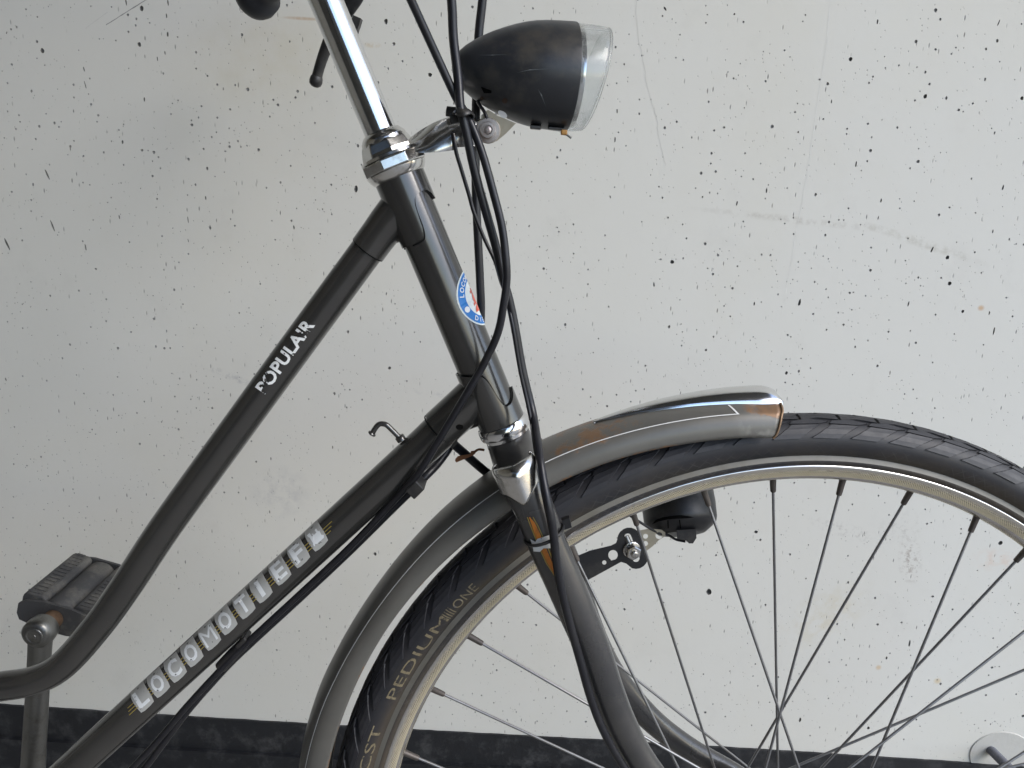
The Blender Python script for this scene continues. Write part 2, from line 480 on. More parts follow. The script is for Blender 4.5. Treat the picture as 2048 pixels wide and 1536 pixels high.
def wall_mat():
    t = NT('pale_painted_concrete')
    c = t.mix(t.noise(1.6, 6, .6), (.578, .568, .522), (.652, .648, .612))
    c = t.mix(t.math('MULTIPLY', t.ramp(t.noise(2.4, 7, .65), .5, .72), .35), c, (.58, .555, .47))
    c = t.mix(t.math('MULTIPLY', t.ramp(t.noise(11, 8, .72), .56, .76), .25), c, (.47, .46, .43))
    vs = t.n('Mapping', inp={'Vector': t.obj(), 'Scale': (1, 1, .32)}).outputs[0]
    vo = t.n('TexVoronoi', inp={'Vector': vs, 'Scale': 115, 'Randomness': 1}).outputs['Distance']
    vs2 = t.n('Mapping', inp={'Vector': t.obj(), 'Scale': (1, 1, .7)}).outputs[0]
    vo2 = t.n('TexVoronoi', inp={'Vector': vs2, 'Scale': 190, 'Randomness': 1}).outputs['Distance']
    gate = t.ramp(t.noise(9, 3), .40, .58)
    gate2 = t.ramp(t.noise(14, 3, .5, t.n('Mapping', inp={'Vector': t.obj(), 'Location': (3, 1, 7)}).outputs[0]), .38, .58)
    d1 = t.math('MULTIPLY', t.ramp(vo, .06, .12, (1, 1, 1, 1), (0, 0, 0, 1)), gate)
    d2 = t.math('MULTIPLY', t.ramp(vo2, .07, .13, (1, 1, 1, 1), (0, 0, 0, 1)), gate2)
    dots = t.math('MAXIMUM', d1, d2)
    c = t.mix(t.math('MULTIPLY', dots, .7), c, (.15, .145, .14))
    rs = t.math('MULTIPLY', t.ramp(t.noise(34, 3, .5), .76, .8), .25)
    c = t.mix(rs, c, (.5, .36, .2))
    sp = t.n('SeparateXYZ', inp={0: t.obj()})
    def smear(c, px, py, rx, ry, ang, col, amt, nscale=60, lo=.45, hi=.6):
        p = at(px, py, WALL_Y); k = (p - CAM).dot(_fwd) / F; a = math.radians(ang)
        dx_ = t.math('SUBTRACT', sp.outputs[0], p.x); dz_ = t.math('SUBTRACT', sp.outputs[2], p.z)
        e1 = t.math('DIVIDE', t.math('MULTIPLY_ADD', dx_, math.cos(a), t.math('MULTIPLY', dz_, math.sin(a))), rx * k)
        e2 = t.math('DIVIDE', t.math('MULTIPLY_ADD', dz_, math.cos(a), t.math('MULTIPLY', dx_, -math.sin(a))), ry * k)
        d = t.math('SQRT', t.math('ADD', t.math('MULTIPLY', e1, e1), t.math('MULTIPLY', e2, e2)))
        m_ = t.ramp(d, .35, 1.0, (1, 1, 1, 1), (0, 0, 0, 1))
        m_ = t.math('MULTIPLY', t.math('MULTIPLY', m_, t.ramp(t.noise(nscale, 6, .7), lo, hi)), amt)
        return t.mix(m_, c, col)
    c = smear(c, 605, 37, 48, 4, 0, (.42, .25, .12), .6, 40, .3, .5)
    c = smear(c, 1962, 616, 8, 7, 0, (.5, .3, .14), .7, 30, .2, .4)
    c = smear(c, 1590, 440, 230, 9, -3, (.36, .33, .29), .4)
    c = smear(c, 1840, 485, 160, 11, -14, (.36, .34, .28), .45)
    c = smear(c, 1820, 1120, 26, 60, 14, (.3, .26, .23), .7, 150, .5, .6)
    c = smear(c, 1690, 1060, 90, 18, -14, (.33, .31, .29), .5, 150, .5, .65)
    c = smear(c, 1800, 1060, 60, 45, 20, (.36, .34, .32), .4, 130, .5, .65)
    c = smear(c, 1650, 1230, 120, 60, 40, (.55, .5, .38), .5, 40)
    c = smear(c, 1757, 1335, 7, 7, 0, (.55, .38, .18), .6, 30, .2, .4)
    c = smear(c, 1875, 1362, 9, 8, 0, (.55, .42, .22), .6, 30, .2, .4)
    c = smear(c, 1995, 1120, 60, 30, 0, (.6, .42, .32), .35, 60)
    c = smear(c, 480, 760, 120, 9, -20, (.36, .36, .37), .6, 90, .48, .6)
    c = smear(c, 560, 985, 70, 60, 30, (.42, .42, .43), .5, 40)
    c = smear(c, 960, 800, 200, 8, -4, (.4, .4, .41), .4, 90, .48, .6)
    c = smear(c, 520, 110, 200, 130, 10, (.55, .52, .42), .45, 14, .35, .6)
    c = smear(c, 745, 90, 20, 7, 0, (.5, .4, .25), .5, 90, .4, .5)
    t.set(col=c, rough=.72, spec=.3)
    h = t.math('ADD', t.math('MULTIPLY', dots, -1.0), t.math('MULTIPLY', t.noise(55, 6, .6), .45))
    t.bump(h, .0006, .6)
    return t.m
M['wall'] = wall_mat()
M['pit'] = simple('raw_concrete_in_pits', (.15, .147, .138), .9, 0, .4, 300)
M['pit_small'] = simple('half_filled_pits', (.27, .267, .257), .9, 0, .5, 300)
M['patch'] = simple('repair_mortar', (.48, .472, .435), .8, 0, .08, 40, .0003, dirt=(.4, .38, .33), dirt_amt=.5, dscale=30)
M['skirting'] = simple('black_skirting_coating', (.010, .011, .0135), .5, 0, .3, 25, .0006, .12, dirt=(.16, .16, .16), dirt_amt=.3, dscale=30)
M['ground'] = simple('concrete_ground', (.24, .234, .22), .85, 0, .15, 6, .001, dirt=(.2, .19, .17), dirt_amt=.5, dscale=5)
M['slab'] = simple('canopy_concrete', (.12, .117, .11), .9, 0, .15, 3, .001)
M['brick'] = simple('dark_facade', (.17, .155, .125), .8, 0, .25, 3, .001)

# ------------------------------------------------------------------ the place
g = MB()
g.add([(-30, -40, 0), (30, -40, 0), (30, 8, 0), (-30, 8, 0)], [(0, 1, 2, 3)], 0, False)
ground = build('ground', g, M['ground'], origin=(0, 0, 0)); ground['kind'] = 'structure'

# the wall, with real pits sunk into its face
PITS = []        # (x, z, rx, rz, tilt)
def pit_px(px, py, wpx, hpx=None, tilt=0.0):
    p = at(px, py, WALL_Y)
    s = .44 * (p - CAM).dot(_fwd) / F
    PITS.append((p.x, p.z, wpx * s, (hpx or wpx) * s, math.radians(tilt)))
s3 = .3255
for x, y, w, h in ((870, 52, 24, 34), (786, 92, 16, 18), (838, 117, 13, 15), (834, 157, 14, 16), (788, 196, 14, 15), (712, 249, 11, 13), (68, 180, 12, 13), (227, 256, 17, 19), (230, 104, 11, 11), (558, 39, 11, 11), (72, 397, 14, 15), (275, 401, 10, 11), (559, 641, 15, 17), (241, 777, 16, 19), (335, 756, 14, 20), (432, 900, 15, 17), (596, 748, 11, 12), (685, 868, 10, 12), (753, 874, 12, 24), (873, 924, 16, 17), (945, 937, 20, 22), (910, 926, 10, 11), (937, 1082, 17, 17), (1178, 768, 20, 20), (1176, 740, 10, 11), (1204, 321, 16, 17), (1487, 214, 17, 19), (1780, 256, 12, 16), (1274, 467, 13, 14), (1335, 521, 14, 17), (1588, 921, 19, 22), (1708, 645, 17, 19), (1828, 561, 17, 18), (1815, 600, 16, 16), (1679, 614, 14, 15), (1273, 1035, 16, 22), (1255, 1033, 12, 14), (759, 1013, 11, 13), (72, 1180, 14, 15), (191, 1230, 13, 15), (203, 1134, 11, 22), (136, 1477, 13, 15), (510, 1122, 11, 12), (995, 1451, 13, 15), (572, 1352, 10, 10), (1201, 1135, 14, 18), (1152, 1199, 11, 12), (1030, 211, 12, 30), (1092, 228, 11, 11), (1059, 636, 10, 10), (1238, 652, 12, 14), (887, 611, 9, 26), (1372, 548, 8, 16), (1384, 930, 16, 10), (1462, 867, 12, 14), (1785, 1020, 12, 14), (1416, 1346, 10, 12), (1790, 1357, 14, 16), (661, 1245, 10, 10), (283, 699, 10, 11), (376, 748, 9, 9)):
    pit_px(x * s3, y * s3, w * s3 * 1.1, h * s3 * 1.1)
for x, y, w, h, tl in ((473, 1080, 10, 110, 18), (290, 1072, 11, 76, 21), (324, 1390, 12, 82, 17), (44, 1500, 14, 90, 22), (526, 1520, 10, 50, 8), (524, 522, 7, 52, 12), (516, 425, 8, 34, 14), (1032, 15, 9, 44, 4), (775, 15, 9, 44, 6), (1023, 98, 8, 30, 5), (967, 362, 7, 30, 4), (1155, 1350, 7, 46, 4), (733, 1334, 8, 28, 8), (890, 348, 7, 26, 4)):
    pit_px(x * s3, y * s3, w * s3, h * s3, tl)
s4 = .4558
for x, y, w, h in ((1253, 45, 17, 18), (1274, 85, 12, 13), (1167, 182, 16, 17), (880, 259, 19, 21), (1253, 217, 12, 12), (1474, 215, 13, 13), (1342, 209, 10, 10), (1208, 423, 18, 22), (1300, 431, 12, 18), (1354, 483, 14, 14), (1417, 454, 11, 11), (1632, 431, 18, 19), (1630, 105, 9, 9), (1226, 369, 13, 14), (1208, 317, 11, 15), (1470, 348, 10, 17), (1092, 287, 10, 10), (536, 556, 17, 18), (325, 559, 12, 12), (281, 573, 11, 11), (117, 534, 12, 12), (270, 673, 12, 13), (267, 718, 10, 10), (224, 760, 16, 17), (242, 1070, 16, 16), (298, 1120, 13, 13), (97, 1150, 19, 19), (276, 1203, 13, 14), (361, 1265, 13, 13), (1176, 709, 17, 17), (1085, 560, 11, 12), (956, 543, 12, 12), (865, 565, 11, 11), (780, 368, 14, 18), (744, 349, 11, 11), (636, 492, 10, 10), (650, 580, 10, 11), (1305, 1130, 18, 19), (1315, 1244, 19, 20), (1166, 1504, 12, 12), (876, 1285, 13, 13), (892, 1283, 9, 9), (716, 1378, 11, 12), (849, 1425, 11, 12), (1046, 1456, 10, 11), (604, 1470, 11, 11), (1504, 1015, 8, 18), (1576, 1050, 8, 14), (1132, 1046, 9, 9), (970, 1086, 10, 10), (1314, 910, 10, 10), (953, 707, 10, 10), (1014, 880, 7, 22), (682, 66, 9, 9), (670, 94, 8, 8), (1512, 583, 8, 18), (1499, 563, 8, 8), (79, 955, 10, 12), (409, 972, 9, 10), (850, 966, 9, 9), (1454, 1197, 9, 9)):
    pit_px(1300 + x * s4, y * s4, w * s4, h * s4)
for x, y, w, h, tl in ((656, 1327, 12, 36, -4), (1549, 823, 8, 28, -4), (1509, 1453, 8, 40, 0), (1238, 1095, 8, 32, -14), (998, 95, 8, 24, 4), (1530, 100, 6, 30, -14), (511, 836, 7, 26, 0), (904, 720, 7, 26, 0), (1134, 1334, 7, 28, -6), (457, 1333, 7, 20, 0), (796, 445, 6, 20, 0), (1489, 1374, 7, 20, 0), (66, 38, 9, 22, 40)):
    pit_px(1300 + x * s4, y * s4, w * s4, h * s4, tl)
for x, y, w, h in ((860, 150, 9, 9), (772, 43, 8, 12), (788, 88, 8, 8), (664, 174, 7, 7), (596, 182, 7, 7), (557, 212, 7, 7), (712, 378, 8, 16), (756, 165, 6, 6), (1028, 265, 4, 8), (820, 1093, 5, 5), (750, 1108, 7, 8), (1118, 1148, 10, 10), (1418, 1184, 12, 16), (1072, 1250, 6, 6), (1600, 1440, 5, 12), (1512, 1064, 8, 8), (1410, 1425, 6, 6), (910, 1455, 6, 6), (1984, 1335, 6, 6), (1865, 1193, 6, 6), (1803, 1245, 5, 5), (1755, 1249, 6, 6), (1750, 1196, 5, 6), (1696, 1165, 5, 7), (1905, 1219, 5, 5), (2001, 1086, 10, 10), (1515, 1065, 9, 9), (1580, 1109, 5, 6), (1819, 1287, 4, 18), (1773, 1316, 4, 8)):
    pit_px(x, y, w, h)
rng = random.Random(11)
named = list(PITS)
z0 = .02
tries = 0
while len(PITS) < 3700 and tries < 90000:
    tries += 1
    x = rng.uniform(-1.15, 1.15); z = rng.uniform(.125, 1.5)
    if rng.random() > .5 + .5 * (math.sin(x * 9 + 1.7 * math.sin(z * 7)) * .5 + .5) ** 1.3: continue
    q = rng.random()
    r = .00055 + .0006 * rng.random() if q < .88 else (.0010 + .0006 * rng.random() if q < .98 else .0015 + .0007 * rng.random())
    el = 1.0 + .35 * rng.random() if rng.random() < .975 else rng.uniform(2, 4)
    if el > 2: r = min(r, .0008)
    if all((x - a) ** 2 + (z - b) ** 2 > (max(c, d) + r * el + .0012) ** 2 for a, b, c, d, _ in PITS if abs(a - x) < .03):
        PITS.append((x, z, r, r * el, rng.uniform(-.15, .2) - .12 * x))
# drop listed pits that collide with one another
good = []
for p in PITS:
    if p[1] < .12 or abs(p[0]) > 1.3 or p[1] > 1.6: continue
    if all((p[0] - a[0]) ** 2 + (p[1] - a[1]) ** 2 > (max(p[2], p[3]) + max(a[2], a[3]) + .0006) ** 2 for a in good): good.append(p)
PITS = good
WX, WZ = 1.4, 1.7
cv = [V((-WX, .1)), V((WX, .1)), V((WX, WZ)), V((-WX, WZ))]
ce = [(0, 1), (1, 2), (2, 3), (3, 0)]
holes = []
for x, z, rx, rz, tl in PITS:
    k = 12 if max(rx, rz) > .0022 else (8 if max(rx, rz) > .0011 else 6)
    s = len(cv)
    loop = []
    for j in range(k):
        h = 2 * math.pi * j / k
        wob = 1 + rng.uniform(-.14, .14)
        dx, dz = rx * wob * math.cos(h), rz * wob * math.sin(h)
        cv.append(V((x + dx * math.cos(tl) - dz * math.sin(tl), z + dx * math.sin(tl) + dz * math.cos(tl))))
        loop.append(s + j)
    ce += [(loop[j], loop[(j + 1) % k]) for j in range(k)]
    holes.append(loop)
ov, oe, of, o_v, o_e, o_f = delaunay_2d_cdt(cv, ce, holes, 0, 1e-7)
wl = MB()
wl.add([(p.x, WALL_Y, p.y) for p in ov], [tuple(f) for f, src in zip(of, o_f) if not src], 0, False)
for (x, z, rx, rz, tl), loop in zip(PITS, holes):
    k = len(loop); r = min(rx, rz); small = max(rx, rz) < .0021; dep = r * (1.0 if small else 1.6)
    top = [V((cv[i].x, WALL_Y, cv[i].y)) for i in loop]
    c = V((x, WALL_Y, z))
    mid = [c + (p - c) * .82 + V((0, dep * .7, 0)) for p in top]
    wl.add(top + mid + [c + V((0, dep, 0))], [(j, (j + 1) % k, k + (j + 1) % k, k + j) for j in range(k)] + [(k + j, k + (j + 1) % k, 2 * k) for j in range(k)], 2 if small else 1, True)
# the rest of the wall round the pitted stretch
for x0, x1, zz0, zz1 in ((-9, -WX, .1, 3), (WX, 9, .1, 3), (-WX, WX, WZ, 3), (-9, 9, -.05, .1)):
    wl.add([(x0, WALL_Y, zz0), (x1, WALL_Y, zz0), (x1, WALL_Y, zz1), (x0, WALL_Y, zz1)], [(0, 1, 2, 3)], 0, False)
wall = build('wall', wl, [M['wall'], M['pit'], M['pit_small']], origin=(0, WALL_Y, 0))
wall['label'] = 'pale painted concrete wall pitted with small dark holes behind the bicycle'
wall['category'] = 'wall'

def wall_line(name, pts, w, mat, jit=.5):
    lm_ = MB(); L_, R_ = [], []
    pts = cr(pts, 8)
    for i, (x, y) in enumerate(pts):
        a = pts[max(0, i - 1)]; b = pts[min(len(pts) - 1, i + 1)]
        n_ = math.hypot(b[0] - a[0], b[1] - a[1]); nx, ny = -(b[1] - a[1]) / n_, (b[0] - a[0]) / n_
        j = rng.uniform(-jit, jit); h = w * rng.uniform(.3, .6)
        L_.append(at(x + nx * (j - h), y + ny * (j - h), WALL_Y - .0001)); R_.append(at(x + nx * (j + h), y + ny * (j + h), WALL_Y - .0001))
    vs = [p for q in zip(L_, R_) for p in q]
    lm_.add(vs, [(2 * i, 2 * i + 1, 2 * i + 3, 2 * i + 2) for i in range(len(pts) - 1)], 0, False)
    return build(name, lm_, mat, wall)
crack_m = simple('hairline_crack', (.545, .535, .505), .8, 0, .1)
wall_line('hairline_crack', [(1272, 0), (1275, 60), (1288, 130), (1296, 180), (1312, 232), (1318, 280), (1332, 332)], 1.3, crack_m, 1.2)
wall_line('scratch', [(171, 57), (192, 41), (215, 24)], 1.6, crack_m, .3)
wall_line('scratch', [(212, 50), (250, 26), (296, -3)], 2.0, simple('dark_scratch', (.24, .24, .235), .8), .3)
wall_line('form_joint', [(1662, -10), (1650, 110), (1630, 240), (1612, 360), (1590, 480), (1562, 640)], 1.8, simple('form_joint', (.625, .618, .58), .7), .8)

# black skirting: an upper coat with a ragged edge and a thicker lower coat
def skirt_z(px, py, y): return at(px, py, y).z
sk = MB()
n = 260
xs = [-1.6 + 3.2 * i / n for i in range(n + 1)]
ztop = (skirt_z(300, 1424, WALL_Y) + skirt_z(1500, 1499, WALL_Y)) / 2
zmid = skirt_z(600, 1512, WALL_Y - .006)
def strip(zz0, zz1, y0, y1, jag):
    vs = []
    for x in xs:
        j = rng.uniform(-jag, jag) + .0012 * math.sin(x * 5)
        vs += [V((x, y0, zz0)), V((x, y0, zz1 + j)), V((x, y1, zz1 + j))]
    fs = []
    for i in range(n):
        a, b = i * 3, i * 3 + 3
        fs += [(a, b, b + 1, a + 1), (a + 1, b + 1, b + 2, a + 2)]
    sk.add(vs, fs, 0, False)
strip(0, ztop, WALL_Y - .003, WALL_Y + .001, .0004)
strip(0, zmid, WALL_Y - .008, WALL_Y - .003, .0003)
build('skirting_board', sk, M['skirting'], wall)

# repaired disc with the stub of a ribbed reinforcing rod
pc = at(2000, 1510, WALL_Y)
pr = MB()
ring = []
for j in range(40):
    h = 2 * math.pi * j / 40
    ring.append(V((pc.x + .042 * math.cos(h) * (1 + .03 * math.sin(3 * h)), 0, pc.z + .037 * math.sin(h))))
pr.add([V((p.x, WALL_Y - .0015, p.z)) for p in ring] + [V((p.x + (p.x - pc.x) * .03, WALL_Y + .0005, p.z + (p.z - pc.z) * .03)) for p in ring], [tuple(range(40))] + [(j, (j + 1) % 40, 40 + (j + 1) % 40, 40 + j) for j in range(40)], 0, False)
build('mortar_patch', pr, M['patch'], wall)
rod = MB()
r0, r1 = at(1981, 1499, WALL_Y - .001), at(2030, 1548, WALL_Y - .05)
ax = (r1 - r0).normalized()
prof = []
L = (r1 - r0).length
k = 0
while k * .0012 < L:
    prof.append((k * .0012, .0056 + (.0009 if k % 3 == 0 else 0))); k += 1
lathe(rod, r0, ax, prof, 14)
build('reinforcing_rod', rod, simple('grey_rod', (.17, .175, .2), .6, .3, .2, 120, .0001), wall)

# the covered passage the wall stands in: slab overhead, walls on the left and opposite (light comes in from the right)
cn = MB()
box(cn, (-3.55, -1.3, 2.75), (4.6, 0, 0), (0, 1.73, 0), (0, 0, .15))
cs = build('canopy_slab', cn, M['slab']); cs['kind'] = 'structure'
sw = MB()
box(sw, (-3.1, -1.3, 1.15), (.1, 0, 0), (0, 1.7, 0), (0, 0, 1.15))
cs = build('side_wall', sw, simple('beige_render', (.30, .275, .23), .85, 0, .1, 3)); cs['kind'] = 'structure'
sw = MB()
box(sw, (-4.0, -3.6, 1.4), (4.4, 0, 0), (0, .12, 0), (0, 0, 1.4))
cs = build('opposite_wall', sw, M['brick']); cs['kind'] = 'structure'

# ------------------------------------------------------------------ the bicycle
bike = empty('bicycle', (HUB.x - .3, 0, 0))
bike['label'] = 'dark grey city bicycle with worn white lettering on its tubes, parked before the pitted wall'
bike['category'] = 'bicycle'

# --- head tube and its lugs.  HD: axis direction in pixels, points measured along it from C0
C0 = (799.3, 355.0); HDx, HDy = .3846, .9231
def hpx(t, s=0.0): return (C0[0] + HDx * t + HDy * s, C0[1] + HDy * t - HDx * s)
H0, H1 = at(*hpx(0)), at(*hpx(545))
HA = (H1 - H0).normalized()                                     # down the steering axis
def hm(t): return (at(*hpx(t)) - H0).dot(HA)                     # metres along the axis
def hr(t, wpx): return rad(at(*hpx(t)), wpx)
HX = V((0, -1, 0)); HX = (HX - HA * HX.dot(HA)).normalized()     # towards the viewer
HF = HX.cross(HA)
if HF.x < 0: HF = -HF                                           # forwards
RH = hr(160, 90)
def hpt(tm, th, r): return H0 + HA * tm + HX * (r * math.cos(th)) + HF * (r * math.sin(th))
ht = MB()
lathe(ht, H0, HA, [(hm(-4), RH), (hm(530), RH)], 48, ref=HX)
head = build('head_tube', ht, M['frame'], bike)

def lug_sleeve(mb, tfun_a, tfun_b, r, n=96, m=10, edge=.0009):
    """sleeve on the head tube between two curves t(theta)"""
    vs, fs = [], []
    for j in range(n):
        th = 2 * math.pi * j / n
        a, b = tfun_a(th), tfun_b(th)
        vs.append(hpt(a, th, RH * .99))
        for i in range(m + 1): vs.append(hpt(a + (b - a) * i / m, th, r))
        vs.append(hpt(b, th, RH * .99))
    c = m + 3
    for j in range(n):
        j2 = (j + 1) % n
        for i in range(c - 1): fs.append((j * c + i, j2 * c + i, j2 * c + i + 1, j * c + i + 1))
    mb.add(vs, fs)
def side_fn(tab, extra=None):
    """(s, t px) table -> t metres as a function of theta; the far side mirrors the near one"""
    tab = sorted(tab)
    def fn(th):
        s = math.sin(th)
        if math.cos(th) < 0: s = s
        x = max(-1, min(1, s))
        for i in range(len(tab) - 1):
            if tab[i][0] <= x <= tab[i + 1][0]:
                k = (x - tab[i][0]) / max(1e-6, tab[i + 1][0] - tab[i][0])
                return hm(tab[i][1] + (tab[i + 1][1] - tab[i][1]) * k)
        return hm(tab[-1][1] if x > 0 else tab[0][1])
    return fn
up_tab = [(1, 66), (.97, 54), (.88, 45), (.71, 43), (.5, 46), (.36, 52), (.29, 60), (.25, 72), (.24, 85), (.235, 97), (.21, 110), (.15, 124), (.05, 131), (-.34, 133), (-1, 134)]
dn_tab = [(-1, 407), (-.5, 413), (-.06, 419), (.1, 422), (.2, 429), (.27, 440), (.31, 452), (.35, 466), (.40, 480), (.47, 490), (.58, 495), (.72, 495), (.86, 490), (.95, 482), (1, 470)]
RT = rad(at(676, 580), 66)                                       # top tube radius
RD = rad(at(600, 1119.7), 72)                                    # down tube radius
lu = MB()
lug_sleeve(lu, lambda th: hm(-2), side_fn(up_tab), RH + .0017, 180)
jt = at(*hpx(62))
sweep(lu, [jt, at(806, 412), at(781, 440), at(757, 471), at(736.5, 499)], [RT * 1.18, RT * 1.2, RT * 1.16, RT * 1.1, RT * 1.09], 32, 5)
sweep(lu, [at(806, 462), at(790, 468), at(770, 482)], [(RT * .62, RT * .5), (RT * .56, RT * .5), (RT * .35, RT * .4)], 16, 4, ref=(0, 1, 0))
ul = sharp(build('head_lug', lu, M['frame'], bike))
ll = MB()
lug_sleeve(ll, side_fn(dn_tab), lambda th: hm(532), RH + .0017, 180)
sweep(ll, [at(982, 762), at(946, 797), at(914, 826.5), at(880, 857)], [RD * 1.08, RD * 1.09, RD * 1.08, RD * 1.07], 32, 5)
sweep(ll, [at(990, 824), at(962, 832), at(932, 846)], [(RD * .6, RD * .5), (RD * .5, RD * .5), (RD * .4, RD * .4)], 16, 4, ref=(0, 1, 0))
lw = sharp(build('head_lug', ll, M['frame'], bike))
hol = MB()
hv, hf = poly2([(919 + 7.5 * math.cos(a * .4), 854 + 5.2 * math.sin(a * .4)) for a in range(16)])
decal(hol, *dense(hv, hf, 3), lambda p: (p[0], p[1]), ll.bvh(), .0002)
build('vent_hole', hol, M['hole'], lw)

M['grime'] = simple('grime_and_joint_shade', (.009, .009, .009), .85, 0, spec=.1)  # dark beads at lug joints: grime, plus the step's shadow put into the colour
def grime_shade_line(tab, parent):
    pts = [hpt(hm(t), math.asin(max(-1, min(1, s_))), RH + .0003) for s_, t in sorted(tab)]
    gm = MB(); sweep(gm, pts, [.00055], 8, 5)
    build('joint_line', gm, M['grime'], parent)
grime_shade_line([(.985, 62), (.93, 49), (.84, 42.5), (.71, 41), (.52, 44), (.38, 51), (.30, 62), (.255, 78), (.245, 94), (.23, 110), (.17, 125), (.05, 133), (-.34, 135.5), (-.97, 136)], ul)
grime_shade_line([(-.97, 405), (-.5, 411), (-.06, 417), (.1, 420), (.2, 427), (.27, 438), (.31, 450), (.35, 464), (.41, 478), (.48, 488), (.58, 493), (.72, 493), (.86, 488), (.95, 480), (.985, 470)], lw)
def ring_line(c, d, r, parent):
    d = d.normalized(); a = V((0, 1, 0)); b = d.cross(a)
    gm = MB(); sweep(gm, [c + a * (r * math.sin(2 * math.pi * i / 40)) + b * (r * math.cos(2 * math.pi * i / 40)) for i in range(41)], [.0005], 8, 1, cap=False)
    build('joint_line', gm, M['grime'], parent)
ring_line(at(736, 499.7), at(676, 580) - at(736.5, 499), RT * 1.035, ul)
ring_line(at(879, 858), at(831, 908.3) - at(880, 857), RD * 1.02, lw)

# --- top tube, down tube, seat tube, bottom bracket
tt = MB()
tpx = [(-330, 1392), (-150, 1388), (-60, 1382), (0, 1373), (68, 1361), (127, 1329), (197, 1250), (255, 1169), (334, 1050), (468, 865), (572, 722), (676, 580), (742, 490)]
sweep(tt, [at(*p) for p in tpx], [rad(at(*p), w) for p, w in zip(tpx, (58, 58, 58, 58, 57, 58, 60, 62, 63.5, 65, 66, 66.5, 66.5))], 40, 6)
toptube = build('top_tube', tt, M['frame'], bike)
dt = MB()
dpx = [(-120, 1778.5), (100, 1577.2), (300, 1394.2), (600, 1119.7), (831, 908.3), (890, 851)]
sweep(dt, [at(*p) for p in dpx], [RD * .985, RD * .985, RD, RD, RD, RD], 40, 4)
downtube = build('down_tube', dt, M['frame'], bike)
BB = at(-120, 1778.5)
st = MB()
stt = at(-330, 1392)
sweep(st, [BB, stt, stt + (stt - BB) * .6], [.0142] * 3, 28, 2)
build('seat_tube', st, M['frame'], bike)
bb = MB()
lathe(bb, BB + V((0, -.036, 0)), (0, 1, 0), [(0, .02), (.072, .02)], 32)
build('bottom_bracket_shell', bb, M['frame'], bike)

# writing on the top tube: worn white capitals
tvh = tt.bvh()
dx, dy = .5812, -.8137                                           # along the tube, upwards in the picture
wr = MB()
v, f = text_mesh('POPULAIR', 1.0, 0, .03, spacing=1.04)
x0 = min(p.x for p in v); x1 = max(p.x for p in v)
y0 = min(p.y for p in v); y1 = max(p.y for p in v)
v = [V(((p.x - x0) / (x1 - x0) * 171, (p.y - y0) / (y1 - y0) * 26.5)) for p in v]
v, f = dense(v, f, 4)
decal(wr, v, f, lambda p: (531.5 + dx * p[0] + dy * p[1], 789.5 + dy * p[0] - dx * p[1]), tvh, .0002)
def popular_mat():
    t = NT('worn_white_capitals')
    k = t.ramp(t.math('ADD', t.noise(95, 5, .65), t.math('MULTIPLY', t.noise(420, 2), .1)), .485, .505)
    t.set(col=(.74, .75, .74), rough=.5)
    tr = t.n('BsdfTransparent')
    mx = t.n('MixShader', inp={0: k, 1: tr.outputs[0], 2: t.b.outputs[0]})
    t.link(mx.outputs[0], t.out.inputs[0])
    return t.m
build('lettering', wr, popular_mat(), toptube)

# letter tiles on the down tube
dvh = dt.bvh()
ddx, ddy = .7377, -.675
tiles = [('L', 283.5, 1395), ('O', 316, 1365.7), ('C', 349.6, 1335.6), ('O', 382.8, 1304.5), ('M', 418, 1271.5), ('O', 451, 1240.4), ('T', 487, 1208.5), ('I', 521, 1176.6), ('E', 558.5, 1141), ('F', 596, 1106.3), ('*', 631.8, 1072.8)]
def dpos(cx, cy):                            # tile coordinates (along, up) with the print's slant -> photograph pixels
    def fn(p):
        a, u = p[0] * 1.07, p[1] * 1.07
        a += .18 * u
        return (cx + ddx * a - .675 * u, cy + ddy * a - .7377 * u)
    return fn
for ch, cx, cy in tiles:
    fn = dpos(cx, cy)
    tl = MB()
    out = [(-16, -20), (-8, -22), (6, -22), (16, -20.5)] + [(17 + 1.2 * math.sin(i * .8), -20 + 40 * i / 4) for i in range(1, 4)] + [(19, 20.5), (-13, 20.5)] + [(-16 - 2.6 * math.sin(math.pi * i / 5), 20 - 40 * i / 5) for i in range(1, 5)]
    decal(tl, *dense(*poly2(out), 5), fn, dvh, .0002)
    to = build('letter_tile', tl, M['tile'], downtube)
    lt = MB()
    if ch != '*':
        v, f = text_mesh(ch, 1.0, 0, .0 if ch == 'M' else .03)
        xa = min(p.x for p in v); xb = max(p.x for p in v); ya = min(p.y for p in v); yb = max(p.y for p in v)
        wpx = 25 if ch not in 'I' else 9
        if ch == 'M': wpx = 28
        v = [V((-wpx / 2 + (p.x - xa) / (xb - xa) * wpx - 1, -15 + (p.y - ya) / (yb - ya) * 30)) for p in v]
    else:                                                        # small steam engine
        v, f = poly2([(-12, -12), (12, -12), (15, -8), (11, -5), (12, 3), (9, 4), (9, 10), (5, 10), (5, 4), (-1, 4), (-1, 8), (-4, 8), (-4, 4), (-6, 4), (-6, 12), (-13, 12), (-13, 8), (-11, 7), (-11, -6), (-13, -8)])
    decal(lt, *dense(v, f, 5), fn, dvh, .0004)
    build('letter', lt, M['tile_letter'], downtube)
gl = MB()
def stripe(a, b, off, w=1.8):
    pts = [(a, off - w / 2), (b, off - w / 2), (b, off + w / 2), (a, off + w / 2)]
    decal(gl, *dense(*poly2(pts), 4), lambda p: (283.5 + ddx * p[0] - .675 * p[1], 1395 + ddy * p[0] - .7377 * p[1]), dvh, .00025)
tpos = [((cx - 283.5) * ddx + (cy - 1395) * ddy) for _, cx, cy in tiles]
